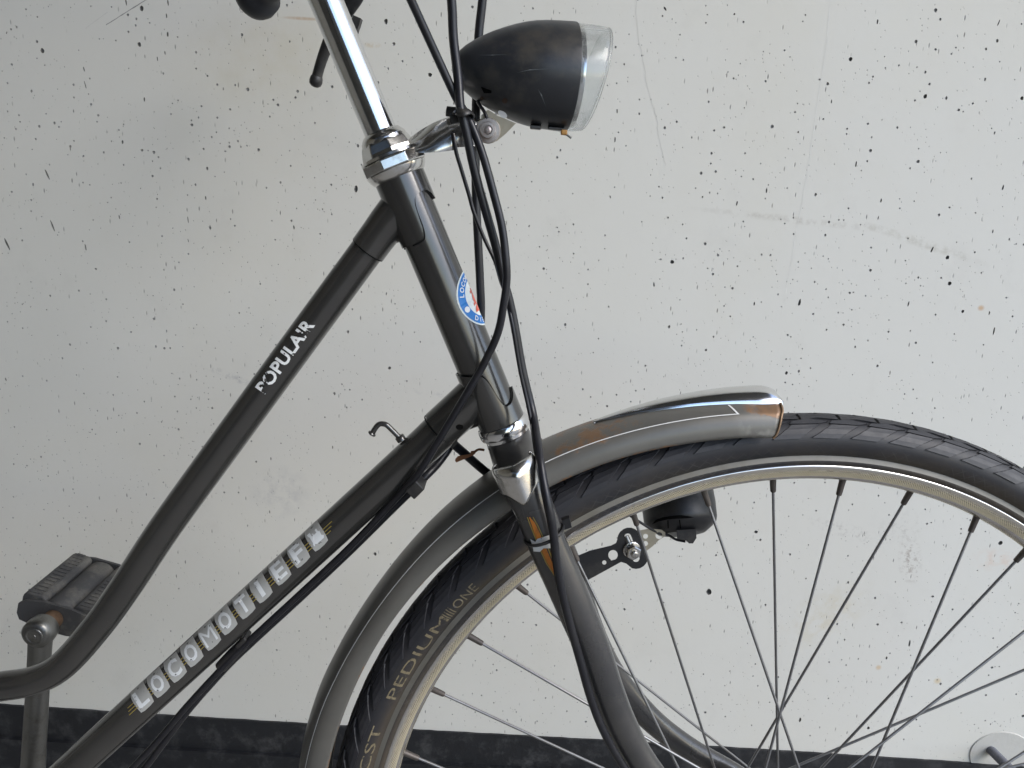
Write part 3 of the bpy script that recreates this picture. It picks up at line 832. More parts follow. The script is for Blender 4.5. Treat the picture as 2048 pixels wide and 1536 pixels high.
for off, ex in ((-9, 0), (-3, 6), (3, 12)):
    stripe(-42 + ex * .6, -19 - off * .2, off)
    for a, b in zip(tpos[:-1], tpos[1:]): stripe(a + 18 + off * .15, b - 17.5 + off * .15, off)
    stripe(tpos[-1] + 18, tpos[-1] + 30 + ex * 1.2, off)
build('gold_stripes', gl, M['gold'], downtube)

# pump peg hooked on the down tube
pg = MB()
sweep(pg, [at(803, 879), at(792, 868), at(781, 857), at(774, 850.5), at(768, 848), at(760, 848), at(754, 852), at(749, 859), at(745, 866)], [rad(at(780, 860), 11)], 12, 3)
lathe(pg, at(746, 864.5), at(742, 870) - at(746, 864.5), [(0, .0017), (.0008, .0029), (.0016, .003), (.0022, .002)], 14)
lathe(pg, at(804, 881), at(795, 868) - at(804, 881), [(0, .0034), (.0035, .0034), (.004, .0026)], 14)
build('pump_peg', pg, M['frame'], bike)

# --- headset and stem
def hprof(tab): return [(-hm(-t) if False else hm(-t), hr(-t, 2 * r)) for t, r in tab]
hs = MB()
lathe(hs, H0, HA, hprof([(-3, 46), (-2, 50), (2, 54.5), (8, 58.5), (14, 61), (17.5, 62), (18.5, 58)]), 48, ref=HX)
sharp(build('headset_cup', hs, M['chrome'], bike))
hn = MB()
lathe(hn, H0, HA, hprof([(17.5, 50), (18, 64), (20, 67.5), (40, 67.5), (42.5, 64), (43, 50)]), 8, ref=HX, phase=math.radians(12), smooth=False)
bevel(build('locknut', hn, M['chrome'], bike), .0005)
hl = MB()
lathe(hl, H0, HA, hprof([(49.5, 40), (50, 57), (58, 56), (74, 51), (79, 49)]), 8, ref=HX, phase=math.radians(30), smooth=False)
lathe(hl, H0, HA, hprof([(70, 46), (78, 47.5), (86, 46), (92, 42), (97, 37.5), (99, 33)]), 40, ref=HX)
bevel(build('top_nut', hl, M['chrome'], bike), .0005)
sm = MB()
RS = hr(-200, 66)
sweep(sm, [at(*hpx(-80)), at(*hpx(-380)), at(*hpx(-900))], [RS, RS, RS], 40, 3)
stem = build('stem', sm, M['chrome_clean'], bike)

# --- handlebar, grips, brake levers (only the far grip and lever reach into the frame)
SC = at(*hpx(-900))
hbp = [V((SC.x + .06, 0, SC.z + .03))]
far_end = at(511, -2, .285)
far_in = at(640, -165, .215)
bar = MB()
bend = [far_in, V((far_in.x + .11, .12, far_in.z + .05)), V((SC.x + .03, .05, SC.z)), V((SC.x + .03, -.05, SC.z)), V((far_in.x + .11, -.12, far_in.z + .05)), V((far_in.x, -far_in.y, far_in.z))]
sweep(bar, bend, [.011], 20, 6)
hb = build('handlebar', bar, M['chrome_clean'], bike)
for sgn in (1, -1):
    e, i = V((far_end.x, far_end.y * sgn, far_end.z)), V((far_in.x, far_in.y * sgn, far_in.z))
    d = (e - i).normalized()
    gr = MB()
    Lg = (e - i).length
    prof = [(-.005, .0155), (0, .018)]
    for k in range(9): prof += [(.008 + Lg * .8 * k / 9, .0172), (.008 + Lg * .8 * (k + .5) / 9, .0166)]
    prof += [(Lg - .012, .0175), (Lg - .01, .0205), (Lg, .0205), (Lg + .006, .018), (Lg + .0095, .012), (Lg + .0105, .004)]
    lathe(gr, i, d, prof, 28)
    build('grip', gr, M['grip'], hb)
    lp = [at(735, -70, .20), at(712, -15, .205), at(690, 22, .21), at(668, 60, .215), at(649, 105, .22), at(638, 138, .222), at(633.5, 156, .223)]
    lp = [V((p.x, p.y * sgn, p.z)) for p in lp]
    lv = MB()
    sweep(lv, lp, [(.009, .005), (.0085, .005), (.0075, .005), (.006, .0048), (.005, .0045), (.0046, .0044), (.0048, .0046)], 16, 4, ref=(0, 1, 0))
    b = lp[-1]
    lathe(lv, b - (lp[-1] - lp[-2]).normalized() * .002, lp[-1] - lp[-2], [(0, .0047), (.002, .0056), (.005, .006), (.008, .0052), (.0098, .003), (.0102, .0008)], 16)
    bt = at(711, 50, .205); bt.y *= sgn
    box(lv, bt, (.0035, 0, -.0012), (0, .004, 0), (.002, 0, .006))
    build('brake_lever', lv, M['plastic'], hb)

# --- lamp bracket
lb = MB()
lathe(lb, H0, HA, hprof([(43, 40), (43.2, 63), (49, 62), (49.2, 40)]), 40, ref=HX)
arm = [(792, 300, 0.0, 0), (820, 289, -.001, 22), (845, 281, -.002, 42), (868, 274, -.003, 56), (892, 268, -.003, 66), (915, 264, -.003, 74), (940, 262, -.002, 82), (965, 261, 0, 88), (977, 261, 0, 88)]
arm = cr([tuple(a) for a in arm], 4)
vs, fs = [], []
for i, (px, py, y, roll) in enumerate(arm):
    p = at(px, py, y)
    q = at(arm[min(i + 1, len(arm) - 1)][0], arm[min(i + 1, len(arm) - 1)][1], y) - at(arm[max(0, i - 1)][0], arm[max(0, i - 1)][1], y)
    t = q.normalized()
    lat = V((0, 1, 0)); upv = lat.cross(t) * -1
    if upv.z < 0: upv = -upv
    a = math.radians(roll)
    wv = lat * math.cos(a) + upv * math.sin(a)
    nv = -lat * math.sin(a) + upv * math.cos(a)
    hw = .0112 if px < 905 else .0095
    if px > 950: hw = .0072
    for c, d in ((-1, -.4), (-.8, .55), (0, .95), (.8, .55), (1, -.4), (.8, -.25), (0, .15), (-.8, -.25)):
        vs.append(p + wv * (hw * c) + nv * (.0022 * d))
for i in range(len(arm) - 1):
    for j in range(8): fs.append((i * 8 + j, i * 8 + (j + 1) % 8, (i + 1) * 8 + (j + 1) % 8, (i + 1) * 8 + j))
fs.append(tuple(range(8))); fs.append(tuple(range(len(vs) - 8, len(vs))))
lb.add(vs, fs)
lbr = sharp(build('lamp_bracket', lb, M['chrome'], bike), 45)

# --- headlamp
LY0, LY1 = .002, .014
LB, LF = at(903, 133, LY0), at(1139, 156, LY1)
LA = (LF - LB).normalized()
LS = (LF - LB).length / 237.0                                    # metres per pixel along the lamp
lamp = empty('headlamp', LB, bike)
sh = MB()
prof = [(-236.5, 1), (-235, 9), (-232, 17), (-226, 28), (-212, 41), (-197, 51.5), (-181, 61), (-160, 71.5), (-136, 81.5), (-116, 88.5), (-97, 94), (-78, 98), (-58, 100.5), (-30, 102.3), (-3, 103.4), (0, 103.2), (0, 100)]
lathe(sh, LF, LA, [(a * LS, r * LS) for a, r in prof], 64, ref=(0, 0, 1))
shell = sharp(build('lamp_shell', sh, M['lampshell'], lamp), 50)
lz = V((0, 0, 1)); lz = (lz - LA * lz.dot(LA)).normalized(); ly = LA.cross(lz)
def lens_len(h, sc=1.0): return (49 + 17 * math.cos(h)) * sc
ln = MB()
n = 64
vs = []
for (fr, r) in ((0, 101.5), (.25, 101.3), (.5, 101), (.75, 100.5), (.93, 99.5), (1, 97)):
    for j in range(n):
        h = 2 * math.pi * j / n
        vs.append(LF + LA * (LS * (fr * lens_len(h) - .5)) + (lz * math.cos(h) + ly * math.sin(h)) * (r * LS))
for k, (r, dome) in enumerate(((80, .8), (50, 1.6), (20, 2))):
    for j in range(n):
        h = 2 * math.pi * j / n
        vs.append(LF + LA * (LS * (49 + 17 * math.cos(h) * r / 97 + dome)) + (lz * math.cos(h) + ly * math.sin(h)) * (r * LS))
inner0 = len(vs)
for (r, dome) in ((20, 0), (50, -.3), (80, -1)):
    for j in range(n):
        h = 2 * math.pi * j / n
        vs.append(LF + LA * (LS * (49 + 17 * math.cos(h) * r / 97 + dome - 2)) + (lz * math.cos(h) + ly * math.sin(h)) * (r * LS))
for (fr, r) in ((.93, 93), (.7, 94.5), (.4, 95.5), (0, 96)):
    for j in range(n):
        h = 2 * math.pi * j / n
        vs.append(LF + LA * (LS * (fr * lens_len(h) - .5)) + (lz * math.cos(h) + ly * math.sin(h)) * (r * LS))
rows = len(vs) // n
fs = []
for i in range(rows - 1):
    if i == 8: continue
    for j in range(n): fs.append((i * n + j, i * n + (j + 1) % n, (i + 1) * n + (j + 1) % n, (i + 1) * n + j))
fs.append(tuple(8 * n + j for j in range(n))); fs.append(tuple(9 * n + j for j in range(n)))
fs += [(j, (j + 1) % n, (rows - 1) * n + (j + 1) % n, (rows - 1) * n + j) for j in range(n)]
ln.add(vs, fs)
sharp(build('lens', ln, M['lens'], lamp), 30)
lr_ = MB()
sweep(lr_, [LF + LA * (LS * (lens_len(2 * math.pi * j / 48) + .5)) + (lz * math.cos(2 * math.pi * j / 48) + ly * math.sin(2 * math.pi * j / 48)) * (95.5 * LS) for j in range(49)], [.0011], 8, 1, cap=False)
build('lens_edge', lr_, M['lens'], lamp)
rf = MB()
lathe(rf, LF, LA, [(11 * LS, 94.5 * LS), (-1.5 * LS, 94 * LS), (-14 * LS, 84 * LS), (-40 * LS, 60 * LS), (-62 * LS, 30 * LS), (-70 * LS, 8 * LS), (-66 * LS, 5 * LS), (-40 * LS, 6 * LS), (-34 * LS, 2 * LS)], 48)
build('reflector', rf, simple('silver_reflector', (.8, .8, .8), .12, 1, .04), lamp)
shv = sh.bvh()
# bracket of the lamp: bent sheet with a round eye, an oval hole, bolt and washer
pl = [(976, 219), (996, 232), (1012, 238), (1032, 246.5), (1012, 267), (994, 282)] + [(976.5 + 26.5 * math.cos(a), 261 + 26.5 * math.sin(a)) for a in [math.radians(d) for d in range(55, 236, 15)]] + [(962, 231)]
ov_ = [(1005 + 10.5 * math.cos(a) * .86 - 4.2 * math.sin(a) * .5, 228.5 + 10.5 * math.cos(a) * .5 + 5.5 * math.sin(a)) for a in [i * math.pi / 8 for i in range(16)]]
bv_, bf_ = curve_mesh([[(p[0], -p[1]) for p in pl]], .0)
lk = MB()
front = [at(p.x, -p.y, -.004) for p in bv_]; back = [at(p.x, -p.y, -.0055) for p in bv_]
lk.add(front, bf_, 0, False); lk.add(back, bf_, 0, False)
pf = [at(p[0], p[1], -.004) for p in pl]; pb = [at(p[0], p[1], -.0055) for p in pl]
m_ = len(pl)
lk.add(pf + pb, [(i, (i + 1) % m_, m_ + (i + 1) % m_, m_ + i) for i in range(m_)], 0, False)
lbk = build('lamp_mount', lk, M['zinc'], lamp)
eye = MB()
v, f = poly2(ov_); eye.add([at(p.x, p.y, -.0057) for p in v], f, 0, False)
build('slot', eye, simple('pale_slot', (.5, .5, .49), .7), lamp)
bo = MB()
bc = at(976.5, 261, -.0055)
S1 = rad(bc, 2)
lathe(bo, bc, (0, -1, 0), [(0, 24 * S1), (.0008, 24.5 * S1), (.0016, 23 * S1), (.0017, 17 * S1)], 36)
lathe(bo, bc, (0, -1, 0), [(.0012, 16 * S1), (.005, 16 * S1), (.0056, 14.5 * S1), (.0057, 9.5 * S1), (.0045, 9 * S1), (.0045, 8 * S1), (.0060, 7 * S1), (.0064, 3 * S1)], 32)
sharp(build('bolt', bo, simple('browned_bolt_steel', (.5, .46, .44), .35, .85, .12, 150, .00003, .1, dirt=(.24, .1, .05), dirt_amt=.5, dscale=120), lamp))
sc_ = MB()
for (px, py, w) in ((1010, 201, 11), (964, 196, 7)):
    v, f = poly2([(px + w * .5 * math.cos(a * .4), py + w * .5 * math.sin(a * .4)) for a in range(16)])
    decal(sc_, *dense(v, f, 3), lambda p: (p[0], p[1]), shv, .0003)
build('screw', sc_, simple('brown_screw', (.05, .03, .02), .6, .4, .3, 200), lamp)
for pts_ in ([(955, 110.5), (985, 111), (1016, 109), (985, 109.8)], [(1033, 145.5), (1060, 140.5), (1101, 137.5), (1060, 138.8)], [(1076, 178), (1084, 190), (1092, 214), (1083, 193)]):
    sc2 = MB(); decal(sc2, *dense(*poly2(pts_), 5), lambda p: (p[0], p[1]), shv, .0002)
    build('scratch', sc2, simple('pale_scratch', (.085, .095, .10), .5), lamp)
nt = MB()
v, f = poly2([(962, 173), (983, 181), (983, 186), (968, 186)])
decal(nt, *dense(v, f, 4), lambda p: (p[0], p[1]), shv, .0002)
build('notch', nt, M['hole'], lamp)
for (px, py, w, h) in ((1071, 255, 22, 7), (1122, 53.5, 17, 4), (1112, 258, 34, 5)):
    cl = MB(); c = at(px, py, .004)
    box(cl, c, LA * rad(c, w), V((0, .004, 0)), lz * rad(c, h))
    bevel(build('lens_clip', cl, M['plastic'], lamp), .0006)
oc = MB(); c = at(1128, 265, .001); box(oc, c, LA * rad(c, 13), V((0, .003, 0)), lz * rad(c, 10))
bevel(build('contact', oc, simple('amber_plastic', (.30, .15, .03), .55), lamp), .0008)
pn = MB(); sweep(pn, [at(1127, 264, 0), at(1143, 276, 0)], [rad(at(1127, 264), 5)], 10, 1)
build('pin', pn, M['steel'], lamp)

# --- front wheel
wheel = empty('front_wheel', HUB, bike)
NS = 360
def ring_sweep(mb, prof, mi=0, n=NS, a0=0.0, a1=2 * math.pi, closed=True, vscale=None, flip=False, rfun=None):
    """prof: (w, r) points; revolve about the hub; UV in metres"""
    vs, fs, uv = [], [], []
    full = abs(a1 - a0 - 2 * math.pi) < 1e-6
    cum = [0]
    for i in range(1, len(prof)): cum.append(cum[-1] + math.hypot(prof[i][0] - prof[i - 1][0], prof[i][1] - prof[i - 1][1]))
    m = len(prof)
    cnt = n + 1
    for k in range(cnt):
        a = a0 + (a1 - a0) * k / n
        for i, (w, r) in enumerate(prof):
            vs.append(wp(r, a, w)); uv.append((a * .31, cum[i]))
    for k in range(n):
        for i in range(m - 1): fs.append((k * m + i, k * m + i + 1, (k + 1) * m + i + 1, (k + 1) * m + i))
    mb.add(vs, fs, mi, True, uv)
RE = .3028
rm = MB()
near = [(.0, .2985), (.004, .2990), (.0072, .3004), (.0083, .3018), (.0088, RE)]
ring_sweep(rm, near[:4] + [(.0086, .3025)], 0)
face = [(.0086, .3025), (.0092, .3034), (.0100, .3052), (.0108, .3075), (.0114, .3092), (.0118, .3102), (.0117, .3113), (.0109, .3119), (.0097, .3114)]
ring_sweep(rm, face, 0)
ring_sweep(rm, [(-w, r) for w, r in near[:4] + [(.0086, .3025)]], 0)
ring_sweep(rm, [(-w, r) for w, r in face], 0)
ring_sweep(rm, [(.0097, .3114), (.008, .305), (-.008, .305), (-.0097, .3114)], 0)
rim = build('rim', rm, M['rim'], wheel, HUB)
TC, TR_, TW = .3296, .0149, .0170
def tyre_pt(al, off=0.0):                    # al: 0 crown, 90 sidewall, beyond: towards the bead
    a = math.radians(al)
    return ((TW + off) * math.sin(a), TC + (TR_ + off) * math.cos(a))
ty = MB()
bead = [(.0100, .3098), (.0112, .3112), (.0124, .3128), (.0131, .3142)]
st0 = 148; st1 = 137
sidew = [tyre_pt(a) for a in (137, 128, 121, 115, 108, 100, 92, 84, 76, 68, 60, 50, 40, 30, 20, 10, 0)]
w0, r0_ = tyre_pt(st1)
stripe_in = (.0130, .3154)
ring_sweep(ty, bead + [stripe_in], 0)
ring_sweep(ty, [stripe_in, (w0 - .0001, r0_)], 1)
ring_sweep(ty, [(w0 - .0001, r0_), (w0 + .0002, r0_ + .0003)] + sidew[1:], 0)
ring_sweep(ty, [(-w, r) for w, r in bead + [stripe_in]], 0)
ring_sweep(ty, [(-w, r) for w, r in [stripe_in, (w0, r0_)]], 1)
ring_sweep(ty, [(-w, r) for w, r in [(w0, r0_)] + sidew[1:]], 0)
tyre = build('tyre', ty, [M['tyre'], M['tyre_stripe']], wheel, HUB)
# tread: slanted side blocks and a zigzag centre band, both sides
tr = MB()
def tread_poly(pts, lift, sgn, sub=3):
    """raised polygon on the tyre, pts = (phi degrees, alpha degrees)"""
    m = len(pts)
    top, low = [], []
    cx = sum(p[0] for p in pts) / m; ca = sum(p[1] for p in pts) / m
    for ph_, al in pts:
        w, r = tyre_pt(al, lift); top.append(wp(r, math.radians(ph_ + (cx - ph_) * .06), w * sgn))
        w, r = tyre_pt(al, -.0002); low.append(wp(r, math.radians(ph_), w * sgn))
    tr.add(top + low, [tuple(range(m))] + [(i, (i + 1) % m, m + (i + 1) % m, m + i) for i in range(m)], 0, False)
NB = 76
pb_ = 360 / NB
for sgn in (1, -1):
    for k in range(NB):
        b = k * pb_ + (pb_ / 2 if sgn < 0 else 0)
        lean = .55 * pb_
        q = lambda al, side: b - side * pb_ * .72 - lean * ((78 - al) / 36)
        for a_lo, a_hi in ((78, 66), (66, 54), (54, 42)):        # strips, so that the block follows the round of the tyre
            dl = .10 * pb_ * (1 if a_lo == 78 else 0)
            tread_poly([(q(a_lo, 0) , a_lo - (2 if a_lo == 78 else 0)), (q(a_lo, 1), a_lo), (q(a_hi, 1), a_hi), (q(a_hi, 0), a_hi)], .0010, sgn)
        s2 = b - lean
        tread_poly([(s2 + .06 * pb_, 39), (s2 - .70 * pb_, 40), (s2 - .98 * pb_, 33), (s2 - .52 * pb_, 24), (s2 - .04 * pb_, 30)], .0012, sgn)
        c0 = s2 - .3 * pb_
        tread_poly([(c0 + .02 * pb_, 27), (c0 - .42 * pb_, 20.5), (c0 - .96 * pb_, 25.5), (c0 - .96 * pb_, 11), (c0, 12)], .0013, sgn)
        tread_poly([(c0, 11), (c0 - .97 * pb_, 10), (c0 - .97 * pb_, 0), (c0, 0)], .0013, sgn)
treadob = build('tread', tr, M['tread'], wheel, HUB); treadob['kind'] = 'stuff'
# writing on the sidewall
def arc_text(s, px0, px1, rmid, hgt, wscale=1.0, offs=.004):
    _, a0 = polar(*px0, .016); _, a1 = polar(*px1, .016)
    v, f = text_mesh(s, 1.0, 0, 0)
    xa = min(p.x for p in v); xb = max(p.x for p in v); ya = min(p.y for p in v); yb = max(p.y for p in v)
    L_ = (a0 - a1) * rmid
    v = [V(((p.x - xa) / (xb - xa) * L_, (p.y - ya) / (yb - ya) * hgt - hgt / 2)) for p in v]
    v, f = dense(v, f, .0022)
    out = []
    for p in v:
        r = rmid + p[1]
        c = max(-1, min(1, (r - TC) / (TR_ + .0002)))
        out.append(wp(r, a0 - p[0] / rmid, (TW + .0002) * math.sqrt(1 - c * c)))
    return out, f
for s, p0, p1, rm_, h_ in (('PEDIUM', (783, 1398), (893, 1236), .3258, .0072), ('IIII', (893, 1234), (905, 1219), .3258, .0078), ('ONE', (909, 1214), (953, 1172), .3258, .0070), ('CST', (727, 1545), (757, 1452), .3258, .0072)):
    v, f = arc_text(s, p0, p1, rm_, h_)
    tx = MB(); tx.add(v, f)
    build('sidewall_lettering', tx, M['tyre_print'], wheel)
# hub, spokes, nipples
hu = MB()
lathe(hu, HUB - WN * .05, WN, [(0, .006), (.012, .007), (.014, .026), (.017, .031), (.022, .031), (.025, .026), (.028, .022), (.072, .026), (.076, .036), (.079, .0415), (.083, .0415), (.086, .038), (.088, .007), (.1, .006)], 40)
sharp(build('hub', hu, M['steel'], wheel, HUB))
PH0 = math.radians(162.963)
fit = {0: (1, 60, 0), 1: (-1, 75, -.008), 2: (1, -50, -.012), 3: (-1, -40, -.008), 4: (1, 80, 0), 5: (-1, 42, .004), 6: (1, -55, .004), 7: (-1, -45, .004), 8: (1, 50, .012), 9: (-1, 35, 0), 10: (1, -78, -.004), 11: (-1, -60, -.012), 12: (1, 45, -.012), 13: (-1, 25, -.012)}
M['spoke'] = simple('dull_spoke_steel', (.23, .23, .235), .40, .8, .2, 120, .00002, .1, dirt=(.12, .09, .06), dirt_amt=.5, dscale=60)
M['nipple'] = simple('browned_nipple', (.115, .10, .09), .5, .7, .3, 200, .00004)
for k in range(36):
    side, d, dr = fit.get(k, ((1 if k % 2 == 0 else -1), (60 if (k // 2) % 2 == 0 else -55), 0))
    a = PH0 - math.radians(10) * k + dr
    p0 = wp(.2995, a, side * .0022)
    p1 = wp(.04 if side > 0 else .03, a + math.radians(d), side * .030)
    dv = (p1 - p0).normalized()
    nb = MB(); lathe(nb, p0 - dv * .001, dv, [(0, .0029), (.0012, .0029), (.002, .0024), (.0125, .0021), (.0135, .0018)], 10)
    build('nipple', nb, M['nipple'], wheel)
    sb = MB(); sweep(sb, [p0 + dv * .010, p1], [.00105], 8, 1)
    build('spoke', sb, M['spoke'], wheel)

# --- front mudguard
D = math.degrees
lip_tab = [(93.6, .3372), (95, .3383), (100, .3412), (105, .3447), (109.9, .3483), (114.9, .3515), (120.7, .3541), (128.5, .3560), (136.7, .3570), (144.1, .3565), (150, .3551), (155.6, .3535), (163.7, .3514), (175, .349), (190, .346)]
pin_tab = [(93.6, .3530), (98.8, .3561), (104.4, .3597), (109.1, .3628), (113.9, .366), (119.9, .3693), (131.7, .3706), (145.7, .3690), (152.4, .3685), (159.4, .3680), (175, .3645), (190, .3615)]
A0, A1 = 93.4, 192.0
def guard_prof(deg):
    l, p = interp(deg, lip_tab), interp(deg, pin_tab)
    h = p - l
    half = [(.0250, 0), (.0254, .15 * h), (.0252, .45 * h), (.0242, .75 * h), (.0222, .95 * h), (.0208, 1.04 * h), (.0175, 1.18 * h), (.0135, 1.29 * h), (.0085, 1.38 * h), (.0035, 1.42 * h), (0, 1.43 * h)]
    return [(w, l + dr) for w, dr in half]
mg = MB()
n = 140
vs, uv = [], []
for k in range(n + 1):
    dg = A0 + (A1 - A0) * k / n
    hp = guard_prof(dg)
    tipk = max(0, 1 - k / 2.5)
    pts = hp + [(-w, r) for w, r in hp[-2::-1]]
    for i, (w, r) in enumerate(pts):
        f_ = i / (len(hp) - 1) if i < len(hp) else 2 - i / (len(hp) - 1)
        dgi = dg + max(0, 1 - k / 8) * (1.75 * (1 - f_) ** 2.2)
        vs.append(wp(r, math.radians(dgi), w)); uv.append((k / n, f_))
m = len(pts)
fs = [(k * m + i, k * m + i + 1, (k + 1) * m + i + 1, (k + 1) * m + i) for k in range(n) for i in range(m - 1)]
mg.add(vs, fs, 0, True, uv)
guard = build('front_mudguard', mg, M['mudguard'], bike, HUB)
sol = guard.modifiers.new('sheet', 'SOLIDIFY'); sol.thickness = .0011; sol.offset = -1
# rolled tip edge
te = MB()
hp = guard_prof(A0); pts = hp + [(-w, r) for w, r in hp[-2::-1]]
ff = [i / (len(hp) - 1) if i < len(hp) else 2 - i / (len(hp) - 1) for i in range(len(pts))]
sweep(te, [wp(r, math.radians(A0 + 1.75 * (1 - q) ** 2.2), w) for (w, r), q in zip(pts, ff)], [.0009], 8, 2)
build('rolled_edge', te, simple('rusty_edge', (.23, .15, .09), .5, .5, .4, 120, .0001), guard)
# pinstripes laid on the shoulder
def guard_strip(mb, d0, d1, f0, f1, off, n=80, sgn=1):
    vs = []
    for k in range(n + 1):
        dg = d0 + (d1 - d0) * k / n
        hp = guard_prof(dg)
        for fr in (f0, f1):
            x = fr * (len(hp) - 1); i = min(int(x), len(hp) - 2); t = x - i
            w = hp[i][0] + (hp[i + 1][0] - hp[i][0]) * t; r = hp[i][1] + (hp[i + 1][1] - hp[i][1]) * t
            nw, nr = hp[i + 1][1] - hp[i][1], -(hp[i + 1][0] - hp[i][0])
            L_ = math.hypot(nw, nr)
            vs.append(wp(r + nr / L_ * off, math.radians(dg), (w + nw / L_ * off) * sgn))
    mb.add(vs, [(2 * k, 2 * k + 1, 2 * k + 3, 2 * k + 2) for k in range(n)])
for sgn in (1, -1):
    ps = MB(); guard_strip(ps, 98.6, 190, .445, .478, .00025, 120, sgn)
    vs = []
    for k in range(9):                                           # the stripe's slanted end
        fr = .46 + .24 * k / 8
        for dd in (0, .22):
            hp = guard_prof(98.6 + .55 * k / 8 + dd)
            x = fr * (len(hp) - 1); i = int(x); t = x - i
            w = hp[i][0] + (hp[i + 1][0] - hp[i][0]) * t; r = hp[i][1] + (hp[i + 1][1] - hp[i][1]) * t
            vs.append(wp(r + .0003, math.radians(98.6 + .55 * k / 8 + dd), (w + .0002) * sgn))
    ps.add(vs, [(2 * k, 2 * k + 1, 2 * k + 3, 2 * k + 2) for k in range(8)])
    build('pinstripe', ps, M['white_line'], guard)
# chrome trim along the crown, wide at the front and pointed at the back
ct = MB()
n = 60
vs = []
C_0, C_1 = 93.2, 113.4
for k in range(n + 1):
    t = k / n
    dg = C_0 + (C_1 - C_0) * t
    crown = guard_prof(max(dg, A0))[-1][1]
    hw = .0140 * (1 - t) ** .6 + .0008
    ht_ = .0068 * (1 - t) ** .75 + .0006
    if t < .12:
        e = t / .12; ht_ *= math.sqrt(max(0, 1 - (1 - e) ** 2)) * .92 + .08; hw *= .93 + .07 * e
    for i in range(13):
        q = math.pi * i / 12
        w = hw * math.cos(q)
        hp = guard_prof(max(dg, A0))
        base = None
        for j in range(len(hp) - 1):
            if hp[j + 1][0] <= abs(w) <= hp[j][0]:
                tt_ = (hp[j][0] - abs(w)) / max(1e-9, hp[j][0] - hp[j + 1][0]); base = hp[j][1] + (hp[j + 1][1] - hp[j][1]) * tt_
        base = base or crown
        r = base + .0008 * (1 if 0 < i < 12 else -1) + ht_ * math.sin(q) ** 1.3
        vs.append(wp(r, math.radians(dg), w))
fs = [(k * 13 + i, k * 13 + i + 1, (k + 1) * 13 + i + 1, (k + 1) * 13 + i) for k in range(n) for i in range(12)]
fs.append(tuple(range(13)))
ct.add(vs, fs)
build('chrome_trim', ct, M['chrome_clean'], guard)

# --- fork
fk = empty('fork', at(*hpx(560)), bike)
lr = MB()
lathe(lr, H0, HA, [(hm(527), hr(530, 88)), (hm(530), hr(530, 101)), (hm(535), hr(535, 106)), (hm(546), hr(545, 105)), (hm(551), hr(550, 101)), (hm(553), hr(550, 92)), (hm(559), hr(556, 90)), (hm(560), hr(556, 80))], 48, ref=HX)
sharp(build('crown_race', lr, M['chrome_clean'], fk))
ck = MB()                                    # crown: round at the top, spreading sideways to carry both blades
def superell(c, ea, eb, a, b, p, n=40):
    out = []
    for j in range(n):
        h = 2 * math.pi * j / n
        x, y = math.cos(h), math.sin(h)
        out.append(c + ea * (a * math.copysign(abs(x) ** (2 / p), x)) + eb * (b * math.copysign(abs(y) ** (2 / p), y)))
    return out
LATX = WN - HA * WN.dot(HA); LATX.normalize()
FWX = LATX.cross(HA)
if FWX.x < 0: FWX = -FWX
rings = []
for t, a, b, p in ((557, 44, .0145, 2), (566, 45.5, .018, 2.1), (578, 46, .031, 2.4), (592, 46.5, .045, 2.8), (610, 46.5, .055, 3), (632, 45, .0605, 3), (650, 44, .062, 3), (655, 40, .060, 3)):
    c = H0 + HA * hm(t)
    rings.append(superell(c, FWX, LATX, hr(t, 2 * a), b, p))
vs = [p for r in rings for p in r]
fs = [(i * 40 + j, i * 40 + (j + 1) % 40, (i + 1) * 40 + (j + 1) % 40, (i + 1) * 40 + j) for i in range(len(rings) - 1) for j in range(40)] + [tuple(range(40)), tuple(range(len(vs) - 40, len(vs)))]
ck.add(vs, fs)
build('fork_crown', ck, M['fork'], fk)
bpx = [(1034, 940, 84, .047), (1057, 990, 82, .049), (1097, 1093, 78, .050), (1129, 1166, 77, .050), (1153, 1222, 75, .050), (1189, 1307, 70, .050), (1214, 1379, 67, .050), (1240, 1445, 65, .050), (1277, 1513, 60, .051), (1324, 1578, 60, .052), (1388, 1645, 58, .053), (1472, 1706, 54, .054), (1565, 1758, 50, .055), (1625, 1795, 46, .055)]
bl = [(wloc(atw(x, y, w)), rad(atw(x, y, w), d)) for x, y, d, w in bpx]
blade_mb = []
for sgn in (1, -1):
    b_ = MB()
    sweep(b_, [wpos((l.x, l.y, l.z * sgn)) for l, r in bl], [(r, r * .80) for l, r in bl], 32, 5, ref=WN)
    blade_mb.append(b_)
    bo_ = build('fork_blade', b_, M['fork'], fk)
near_bvh = blade_mb[0].bvh()
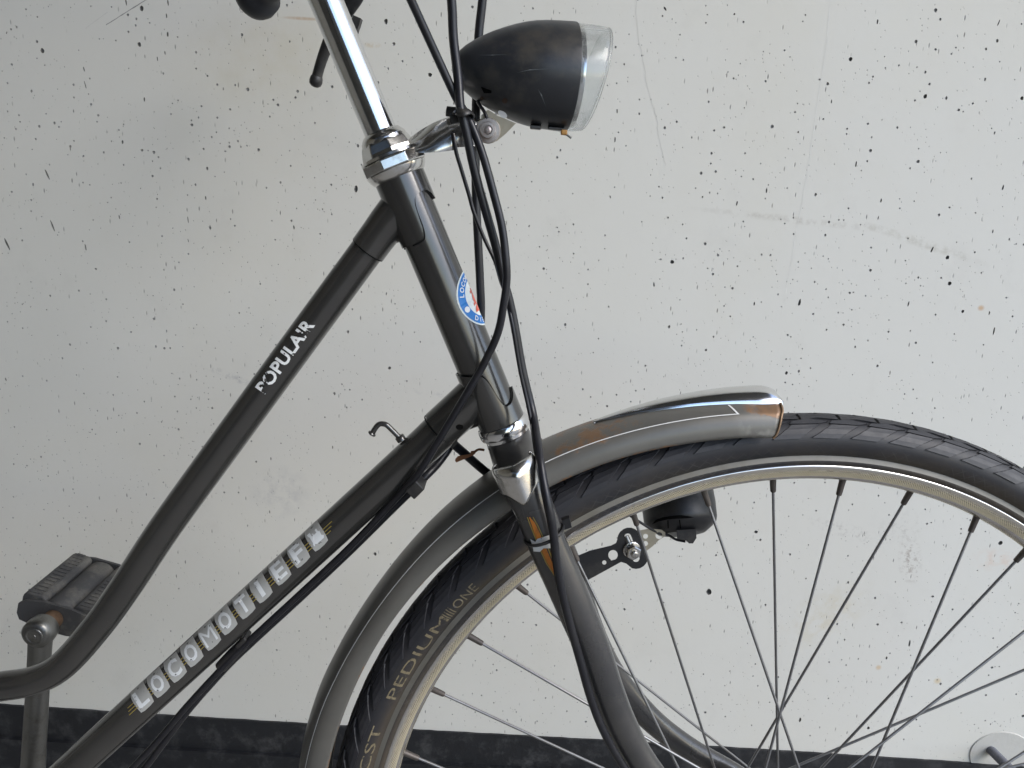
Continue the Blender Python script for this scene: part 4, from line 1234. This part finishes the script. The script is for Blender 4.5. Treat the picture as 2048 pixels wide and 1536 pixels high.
# chrome cover over each crown end: creased, with a pointed lower edge
for sgn in (1, -1):
    cc = MB()
    top = wloc(atw(1023, 917, .047)); bot = wloc(atw(1057, 1006, .050))
    axl = (bot - top)
    A_ = wpos((top.x, top.y, top.z * sgn)); B_ = wpos((bot.x, bot.y, bot.z * sgn))
    t_ = (B_ - A_).normalized(); Lc = (B_ - A_).length
    sd_ = (WN * sgn - t_ * (WN * sgn).dot(t_)).normalized()
    fw = sd_.cross(t_) * sgn
    if fw.dot(WU) < 0: fw = -fw
    R_ = rad(atw(1040, 950, .05), 95)
    n_a, n_t = 49, 14
    vs = []
    for j in range(n_a):
        h = -125 + 250 * j / (n_a - 1)                           # degrees from the outward side
        q = math.radians(h)
        crease = max(0, 1 - abs(h + 2) / 52)                      # ridge facing outwards
        rx = R_ * (1.0 + .03 * math.cos(2 * q)); ry = R_ * .84 * (1 + .26 * crease)
        lowv = Lc * interp(h, [(-125, .62), (-90, .62), (-60, .63), (-41, .66), (-16, .83), (-8, .87), (0, .85), (14, .75), (32, .65), (49, .59), (90, .55), (125, .55)])
        topv = Lc * .04
        for i in range(n_t + 1):
            k_ = i / n_t
            s_ = topv + (lowv - topv) * k_
            pinch = 1.0 - .10 * (1 - min(1, k_ * 4)) ** 2 - .05 * k_
            vs.append(A_ + t_ * s_ + fw * (rx * math.sin(q) * pinch) + sd_ * (ry * math.cos(q) * pinch * (.92 + .16 * (1 - k_)) * (.80 + .20 * min(1, k_ * 4))))
    fs = [(j * (n_t + 1) + i, j * (n_t + 1) + i + 1, (j + 1) * (n_t + 1) + i + 1, (j + 1) * (n_t + 1) + i) for j in range(n_a - 1) for i in range(n_t)]
    cc.add(vs, fs)
    co = build('crown_cover', cc, M['chrome'], fk)
    so_ = co.modifiers.new('sheet', 'SOLIDIFY'); so_.thickness = .0009; so_.offset = 0
# orange flash with gold edges and a torn white sticker on the near blade
def band(mb, line, off=.0003, mi=0):
    left, right = [], []
    for x, y, w in line: left.append((x - w * .46, y + w * .2)); right.append((x + w * .46, y - w * .2))
    v, f = poly2(left + right[::-1])
    decal(mb, *dense(v, f, 5), lambda p: (p[0], p[1]), near_bvh, off, mi)
fo = MB()
band(fo, [(1059, 1034, 2), (1066, 1046, 7), (1075, 1068, 10.5), (1087, 1097, 10.5), (1098, 1122, 9.5), (1108, 1143, 6), (1113, 1155, 2)])
build('orange_flash', fo, M['orange'], fk)
fg = MB()
band(fg, [(1055, 1034, 1.8), (1060, 1048, 2), (1079, 1096, 2), (1094, 1128, 2), (1110, 1152, 1.8)])
band(fg, [(1066, 1034, 1.8), (1076, 1052, 2), (1096, 1096, 2), (1108, 1126, 2), (1114, 1147, 1.8)])
build('gold_edge', fg, M['gold'], fk)
ws = MB()
v, f = poly2([(1061, 1077), (1071, 1083), (1075, 1077), (1085, 1074), (1100, 1069), (1104, 1090), (1101, 1096), (1087, 1096), (1080, 1103), (1068, 1102), (1066, 1092)])
decal(ws, *dense(v, f, 5), lambda p: (p[0], p[1]), near_bvh, .0005)
build('torn_sticker', ws, worn_print('torn_white_sticker', (.68, .68, .66), (.05, .05, .05), .34, .37, 330), fk)

# head badge sticker, wrapped round the front of the head tube
def wrap(v, f, off):                         # v in pixels: x across the front, y up the tube
    out = []
    s_ = hr(230, 2)
    for p in v:
        th = math.radians(90) + p[0] * s_ / RH
        out.append(hpt(hm(279) - p[1] * s_, th, RH + off))
    return out, f
bg = MB()
circ = lambda r0, sx, sy, cx=0, cy=0, n=48: [(cx + r0 * sx * math.cos(2 * math.pi * i / n), cy + r0 * sy * math.sin(2 * math.pi * i / n)) for i in range(n)]
bg.add(*wrap(*dense(*curve_mesh([circ(56, .96, 1.03)]), 7), .0002), 0)
badge = build('head_badge', bg, M['sticker'], head)
br_ = MB()
br_.add(*wrap(*dense(*curve_mesh([circ(53, .96, 1.03), circ(36, .96, 1.03)]), 6), .0004), 0)
build('badge_ring', br_, M['blue'], head)
bt_ = MB()
def ring_text(s, mid_deg, r, size, outward=True):
    n_ = len(s)
    for i, chh in enumerate(s):
        v, f = text_mesh(chh, size * 1.35, 0, .3, 'CENTER')
        dg = mid_deg + (i - (n_ - 1) / 2) * (-15.5 if outward else 15.5)
        q = math.radians(dg)
        up_ = (math.cos(q), math.sin(q)) if outward else (-math.cos(q), -math.sin(q))
        rt_ = (up_[1], -up_[0])
        base = (r - size * .48) if outward else (r + size * .48)
        v = [V((base * math.cos(q) * .96 + rt_[0] * p.x + up_[0] * p.y, base * math.sin(q) * 1.03 + rt_[1] * p.x + up_[1] * p.y)) for p in v]
        bt_.add(*wrap(*dense(v, f, 6), .0006), 0)
ring_text('LOCOMOTIEF', 90, 44.5, 10)
ring_text('DIEREN', 270, 44.5, 10, False)
for q in (197, -17): bt_.add(*wrap(*dense(*poly2(circ(6, 1, 1, 42 * math.cos(math.radians(q)), 42 * math.sin(math.radians(q)), 16)), 4), .0006), 0)
build('badge_lettering', bt_, M['white_print'], head)
be = MB()                                    # front view of a red steam engine
be.add(*wrap(*dense(*poly2(circ(13, 1, 1, 0, -1, 24)), 5), .0005), 0)
for q in ([(-20, -26), (20, -26), (15, -17), (8, -14), (-8, -14), (-15, -17)], [(-4, 10), (4, 10), (5, 21), (-5, 21)], [(-13, 12), (-8, 12), (-8, 18), (-13, 18)], [(8, 12), (13, 12), (13, 18), (8, 18)], [(-18, -13), (-11, -11), (-12, -6), (-17, -8)], [(18, -13), (11, -11), (12, -6), (17, -8)]):
    be.add(*wrap(*dense(*poly2(q), 5), .0005), 0)
build('badge_engine', be, M['red'], head)

# --- cables
def cable(name, pts, wpx, mat='cable', k=6, n=12):
    P_ = [at(*p) if len(p) == 3 else atw(*p[:3]) for p in pts]
    r_ = rad(P_[len(P_) // 2], wpx)
    c_ = MB(); sweep(c_, P_, [r_], n, k)
    return build(name, c_, M[mat], bike)
cable('gear_cable', [(770, -110, -.05), (822, 0, -.035), (870, 105, -.026), (912, 195, -.021), (938, 240, -.022), (964.6, 307, -.024), (988, 390, -.026), (1004, 455, -.028), (1012, 520, -.03), (1013, 565, -.03), (1007, 610, -.03), (995, 668, -.028), (966, 731, -.026), (938, 779, -.026), (903, 838, -.024), (864, 903, -.022), (836, 948, -.02), (788, 1001, -.012), (700, 1094, -.006), (600, 1188, -.004), (500, 1280, -.004), (450, 1330, -.004), (374, 1412, -.004), (315, 1482, -.004), (256, 1545, -.004), (180, 1630, -.004)], 15.5)
cable('front_brake_cable', [(890, -110, -.02), (903, 0, -.02), (907, 78, -.02), (916, 156, -.022), (921, 216, -.026), (932, 262, -.026), (950, 345, -.024), (974, 431, -.022), (992.5, 496, -.021), (1004, 548, -.021), (1018.5, 600, -.02), (1030, 655, -.02), (1045, 740, -.021), (1066, 830, -.026), (1079, 915, .052, 1), (1087, 965, .061, 1), (1096, 1010, .066, 1), (1106, 1060, .0665, 1), (1113, 1123, .0655, 1), (1124, 1185, .0645, 1), (1141, 1253, .0635, 1), (1160, 1320, .062, 1), (1181, 1395, .0605, 1), (1207, 1462, .060, 1), (1245, 1530, .059, 1), (1296, 1600, .059, 1)], 17)
cable('rear_brake_cable', [(974, -100, .03), (965, 0, .03), (957, 78, .03), (952.5, 200, .028), (951, 300, .027), (952, 392, .026), (956, 480, .025), (960, 560, .025), (962, 632, .026), (955, 720, .03), (935, 810, .03), (908, 878, .02), (880, 922, .01), (846, 958, -.002), (795, 1008, -.002), (700, 1102, .002), (600, 1196, .003), (500, 1288, .003), (450, 1337, .003), (380, 1416, .003), (330, 1482, .003), (282, 1545, .003), (205, 1630, .003)], 16)
cable('lamp_wire', [(905, 268, -.006), (908.6, 284, -.009), (913, 307, -.009), (923, 340, -.009), (938, 390, -.009), (948, 426, -.01), (969, 478, -.011), (990, 522, -.013), (1001, 560, -.015), (1012, 592, -.018), (1026, 655, -.0235), (1040, 740, -.024), (1060, 830, -.028), (1073, 915, -.042), (1082, 965, -.057)], 8, k=4, n=8)
cable('lamp_wire', [(955, 203, .002), (962, 214, -.003), (970, 226, -.006), (974, 240, -.006), (969, 252, -.004), (955, 256, 0)], 7, k=4, n=8)
cable('cable_stub', [(907, 888, .012), (930, 908, .018), (955, 930, .026), (990, 960, .03), (1010, 985, .03)], 18)
cable('dynamo_wire', [(1210, 985, .045), (1255, 1027, .045), (1275, 1041, .045), (1299, 1056, .045), (1318, 1066, .047), (1336, 1070, .047), (1352, 1079, .047), (1371, 1083, .045)], 5.5, k=4, n=8)

def tie_box(name, px, py, y, lx, ly, ang, dep, mat='plastic', bev=.001):
    c = at(px, py, y); a = math.radians(ang)
    ex = (at(px + math.cos(a) * lx / 2, py + math.sin(a) * lx / 2, y) - c); ey = (at(px - math.sin(a) * ly / 2, py + math.cos(a) * ly / 2, y) - c)
    b = MB(); box(b, c, ex, ey, (0, dep, 0))
    return bevel(build(name, b, M[mat], bike), bev)
tie_box('cable_clip', 833, 972, -.013, 30, 25, -45, .008)
c2 = MB()
sweep(c2, [at(442, 1334, -.001), at(468, 1306, -.001), at(490, 1285, -.001)], [rad(at(468, 1306), 25)], 14, 2)
build('cable_clip', c2, M['plastic'], bike)
tie_box('cable_clip', 487, 1279, 0, 26, 10, -47, .006)
zt = MB()
tp = [at(914, 222, -.03), at(925, 226, -.034), at(938, 222, -.031), at(944, 228, -.024), at(938, 233, -.018), at(918, 230, -.018), at(912, 226, -.024), at(914, 222, -.03)]
sweep(zt, tp, [(.0026, .0008)], 8, 3)
sweep(zt, [at(920, 225, -.024), at(908, 224, -.02), at(893, 222.5, -.017)], [(.0030, .0007)], 8, 2, ref=(0, 1, 0))
box(zt, at(912, 235, -.02), (.003, 0, .001), (0, .003, 0), (-.001, 0, .003))
sweep(zt, [at(905, 246, -.014), at(902, 238, -.016), at(908, 230, -.018)], [.0012], 8, 3)
build('cable_tie', zt, M['plastic'], bike)
sweepz = MB()                                 # strap round the near blade and its cable
cz = wloc(atw(1088, 1068, .05)); czp = wpos(cz)
bd = (wpos(wloc(atw(1129, 1166, .05))) - wpos(wloc(atw(1057, 990, .049)))).normalized()
fwz = (WU - bd * WU.dot(bd)).normalized(); sdz = (WN - bd * WN.dot(bd)).normalized()
Rz = rad(czp, 80)
pts = []
for j in range(25):
    h = 2 * math.pi * j / 24
    pts.append(czp + fwz * (Rz * 1.03 * math.cos(h) + .0) + sdz * ((Rz * .83 + (.0045 if math.sin(h) > .3 else 0)) * math.sin(h)) + bd * (-.0005 * math.sin(h)))
sweep(sweepz, pts, [(.0014, .0009)], 8, 1)
hp_ = at(1133, 1045, -.05)
box(sweepz, hp_, V((.0025, 0, .001)), V((0, .0025, 0)), V((-.001, 0, .0032)))
build('cable_tie', sweepz, M['plastic'], bike)
rt = MB()                                     # rusty tab on the cable stub
v, f = poly2([(910, 922), (911, 917), (916, 912), (940, 908), (942, 902), (951, 901), (951, 907), (944, 912), (920, 922), (913, 925)])
rt.add([at(p.x, p.y, .004) for p in v] + [at(p.x, p.y, .0052) for p in v], f + [tuple(i + len(v) for i in q) for q in f], 0, False)
sweep(rt, [at(949, 904, .005), at(957, 899, .006), at(968, 900, .008)], [.0009], 8, 3)
build('rusty_tab', rt, M['rust'], bike)

# --- dynamo and its bracket on the far blade
dyn = empty('dynamo', atw(1360, 1030, -.05), bike)
dW = -.048
dax_t, dax_b = atw(1346, 922, -.086), atw(1364, 1068, -.053)
dd_ = (dax_b - dax_t).normalized()
Rd = rad(atw(1360, 1020, dW), 150)
Ld = (dax_b - dax_t).length
db_ = MB()
lathe(db_, dax_t, dd_, [(0, Rd * .6), (.004, Rd * .88), (.012, Rd * .96), (Ld * .6, Rd * 1.0), (Ld * .80, Rd * .985), (Ld * .86, Rd * .95), (Ld * .92, Rd * .82), (Ld * .985, Rd * .64), (Ld, Rd * .5)], 48, ref=WN)
dbody = sharp(build('dynamo_body', db_, M['plastic'], dyn), 40)
dvb = db_.bvh()
dr_ = MB()
v, f = poly2([(1304, 1048), (1312, 1040), (1324, 1035), (1345, 1031.5), (1362, 1030), (1388, 1034), (1374, 1036), (1362, 1036.5), (1336, 1038), (1318, 1042)])
decal(dr_, *dense(v, f, 5), lambda p: (p[0], p[1]), dvb, .0004)
build('clip_recess', dr_, M['hole'], dyn)
for q_ in ([(1335, 1040), (1337, 1040), (1337.5, 1056), (1335.5, 1056)], [(1358, 1039), (1360, 1039), (1362, 1056), (1360, 1056)]):
    dq = MB(); decal(dq, *dense(*poly2(q_), 4), lambda p: (p[0], p[1]), dvb, .0004)
    if dq.f: build('clip_seam', dq, M['hole'], dyn)
dc = MB()
for pts_, y in (([(1353, 1060), (1392, 1058), (1393, 1076), (1386, 1087), (1378, 1087), (1372, 1081), (1354, 1078)], dW + .006),):
    v, f = curve_mesh([[(p[0], -p[1]) for p in pts_]])
    a_ = [atw(p.x, -p.y, y + .006) for p in v]; b_ = [atw(p.x, -p.y, y - .008) for p in v]
    k_ = len(pts_)
    pa = [atw(p[0], p[1], y + .006) for p in pts_]; pb2 = [atw(p[0], p[1], y - .008) for p in pts_]
    dc.add(a_, f, 0, False); dc.add(b_, f, 0, False); dc.add(pa + pb2, [(i, (i + 1) % k_, k_ + (i + 1) % k_, k_ + i) for i in range(k_)], 0, False)
build('connector', dc, M['plastic'], dyn)
def plate(loops, w, th):
    """sheet-metal outline with holes, in photograph pixels on the wheel-parallel plane w"""
    b = MB()
    v, f = curve_mesh([[(x, -y) for x, y in lp] for lp in loops])
    b.add([atw(p.x, -p.y, w) for p in v], f, 0, False); b.add([atw(p.x, -p.y, w - th) for p in v], f, 0, False)
    for lp in loops:
        k_ = len(lp)
        b.add([atw(x, y, w) for x, y in lp] + [atw(x, y, w - th) for x, y in lp], [(i, (i + 1) % k_, k_ + (i + 1) % k_, k_ + i) for i in range(k_)], 0, False)
    return b
def circ2(cx, cy, r, n=14): return [(cx + r * math.cos(2 * math.pi * i / n), cy + r * math.sin(2 * math.pi * i / n)) for i in range(n)]
def slot2(x0, y0, x1, y1, r, n=8):
    a = math.atan2(y1 - y0, x1 - x0)
    return [(x1 + r * math.cos(a - math.pi / 2 + math.pi * i / n), y1 + r * math.sin(a - math.pi / 2 + math.pi * i / n)) for i in range(n + 1)] + [(x0 + r * math.cos(a + math.pi / 2 + math.pi * i / n), y0 + r * math.sin(a + math.pi / 2 + math.pi * i / n)) for i in range(n + 1)]
zp = plate([[(1278, 1061), (1298, 1057), (1330, 1060), (1331, 1072), (1318, 1080), (1306, 1092), (1294, 1101), (1282, 1100)], circ2(1291, 1072.5, 5), circ2(1291, 1087, 5), circ2(1318, 1071, 7)], dW + .002, .002)
build('fixing_plate', zp, M['zinc'], dyn)
out = [(1130, 1122), (1180, 1101), (1222, 1091), (1232, 1086)] + [(1258.5 + 24 * math.cos(math.radians(d)), 1079 + 24 * math.sin(math.radians(d))) for d in range(180, 341, 20)] + [(1294, 1105)] + [(1272 + 24 * math.cos(math.radians(d)), 1114 + 24 * math.sin(math.radians(d))) for d in range(-10, 121, 20)] + [(1252, 1127), (1242, 1124), (1180, 1158), (1140, 1180)]
bk = plate([out, slot2(1255.5, 1074, 1272, 1117, 7), [(1226 + 9.5 * math.cos(math.radians(d)), 1110 + 10 * math.sin(math.radians(d))) for d in range(120, 421, 20)] + [(1222, 1121)], circ2(1208.6, 1125, 4.3)], dW + .006, .003)
bkt = bevel(build('dynamo_bracket', bk, M['plastic'], dyn), .0006)
bq = MB()
ncx = atw(1263, 1099, dW + .006)
S2 = rad(ncx, 2)
nd = (CAM - ncx).normalized(); nd = (WN + V((.12, 0, -.06))).normalized()
lathe(bq, ncx, nd, [(0, 18 * S2), (.001, 18 * S2), (.0012, 16 * S2)], 30)
lathe(bq, ncx, nd, [(.001, 15.5 * S2), (.0062, 15.5 * S2), (.007, 13.5 * S2), (.007, 9 * S2)], 6, smooth=False, ref=(0, 0, 1))
lathe(bq, ncx, nd, [(.004, 8 * S2), (.0086, 7.5 * S2), (.0092, 5 * S2), (.0092, 1 * S2)], 20)
build('bracket_nut', bq, M['chrome'], dyn)
bt2 = MB()
sweep(bt2, [atw(1252, 1072, dW + .004), atw(1262, 1096, dW + .007)], [.0022], 12, 1)
build('bracket_bolt', bt2, M['steel'], dyn)

# --- crank and pedal on the far side, reaching up
CY = .078
cr_ = MB()
cp = [(81, 1262), (80, 1290), (77, 1350), (74, 1400), (69, 1480), (64, 1560), (50, 1660)]
cw_ = [52, 47, 46, 46, 47, 50, 60]
BBf = V((BB.x, CY, BB.z))
cpts = [at(x, y, CY) for x, y in cp] + [BBf]
crr = [(rad(p, w), .0068) for p, w in zip(cpts, cw_ + [62])]
sweep(cr_, cpts, crr, 24, 4, ref=(0, 1, 0))
ce_ = at(80.5, 1262, CY)
S3 = rad(ce_, 2)
lathe(cr_, ce_ + V((0, -.009, 0)), (0, 1, 0), [(0, 17 * S3), (.0006, 24 * S3), (.003, 29.5 * S3), (.010, 31 * S3), (.016, 29 * S3), (.0175, 20 * S3)], 36)
crank = sharp(build('crank', cr_, M['steel'], bike), 40)
ca_ = MB()
lathe(ca_, ce_ + V((0, -.0093, 0)), (0, -1, 0), [(0, 19 * S3), (.0004, 18.5 * S3), (.0005, 13 * S3), (-.0005, 12 * S3), (-.0004, 5 * S3), (.0004, 4 * S3)], 30)
build('axle_end', ca_, M['steel'], crank)
nc = MB()
nb_ = V((BB.x, -.06, BB.z)); dvn = (BBf - cpts[0]).normalized()
sweep(nc, [nb_, nb_ + dvn * .08, nb_ + dvn * .17], [(.0105, .006), (.0095, .006), (.0105, .006)], 20, 3, ref=(0, 1, 0))
build('crank', nc, M['steel'], bike)

ped = empty('pedal', ce_, bike)
PA = V((0, 1, 0))
pc0 = at(104, 1236, CY + .012)
pc0 = V((ce_.x, CY + .010, ce_.z))
tilt = math.radians(14)
px_ = V((math.cos(tilt), 0, -math.sin(tilt))); pz_ = V((math.sin(tilt), 0, math.cos(tilt)))
ax_ = MB(); lathe(ax_, pc0, PA, [(0, .0085), (.010, .0085), (.011, .007), (.016, .007)], 24)
build('pedal_axle', ax_, M['rusty_bolt'], ped)
bar_ = MB(); lathe(bar_, pc0 + PA * .014, PA, [(0, .0125), (.003, .0145), (.076, .0145), (.079, .0125)], 28)
build('pedal_barrel', bar_, M['pedalrubber'], ped)
for s_ in (-1, 1):
    pbk = MB()
    c = pc0 + px_ * (.0228 * s_) + pz_ * .001 + PA * .055
    prof_ = [(-.0105, -.011), (-.0105, .010), (-.007, .0135), (.007, .0135), (.0105, .010), (.0105, -.011), (.007, -.0135), (-.007, -.0135)]
    vs = []
    for yy in (-.039, .039):
        for (a, b) in prof_: vs.append(c + px_ * a + pz_ * b + PA * yy)
    pbk.add(vs, [(i, (i + 1) % 8, 8 + (i + 1) % 8, 8 + i) for i in range(8)] + [tuple(range(8)), tuple(range(8, 16))], 0, False)
    bevel(build('pedal_block', pbk, M['pedalrubber'], ped), .0015)
    rb = MB()
    for k in range(14):
        for (a, b, la, lb_) in ((rng.uniform(-.0012, .0012), .0138, .0055 * rng.uniform(.7, 1), .0004), (-.0107, 0, .0005, .007)):
            cc_ = c + px_ * (a * (1 if s_ < 0 else 1)) + pz_ * b + PA * (-.0355 + .0055 * k)
            box(rb, cc_, px_ * la, pz_ * lb_, PA * .0016)
    o_ = build('pedal_ribs', rb, M['pedalrubber'], ped); o_['kind'] = 'stuff'
for yy in (.0135, .097):
    ep = MB()
    v, f = curve_mesh([[(-.034, -.006), (-.031, -.012), (-.012, -.016), (.012, -.016), (.031, -.012), (.034, -.006), (.034, .004), (.028, .009), (.012, .012), (-.012, .012), (-.028, .009), (-.034, .004)]], .0015)
    ep.add([pc0 + px_ * p.x + pz_ * p.y + PA * (yy + p.z) for p in v], f, 0, False)
    build('end_plate', ep, M['pedalrubber'], ped)

for o in bpy.data.objects:
    if '_w' in o: del o['_w']
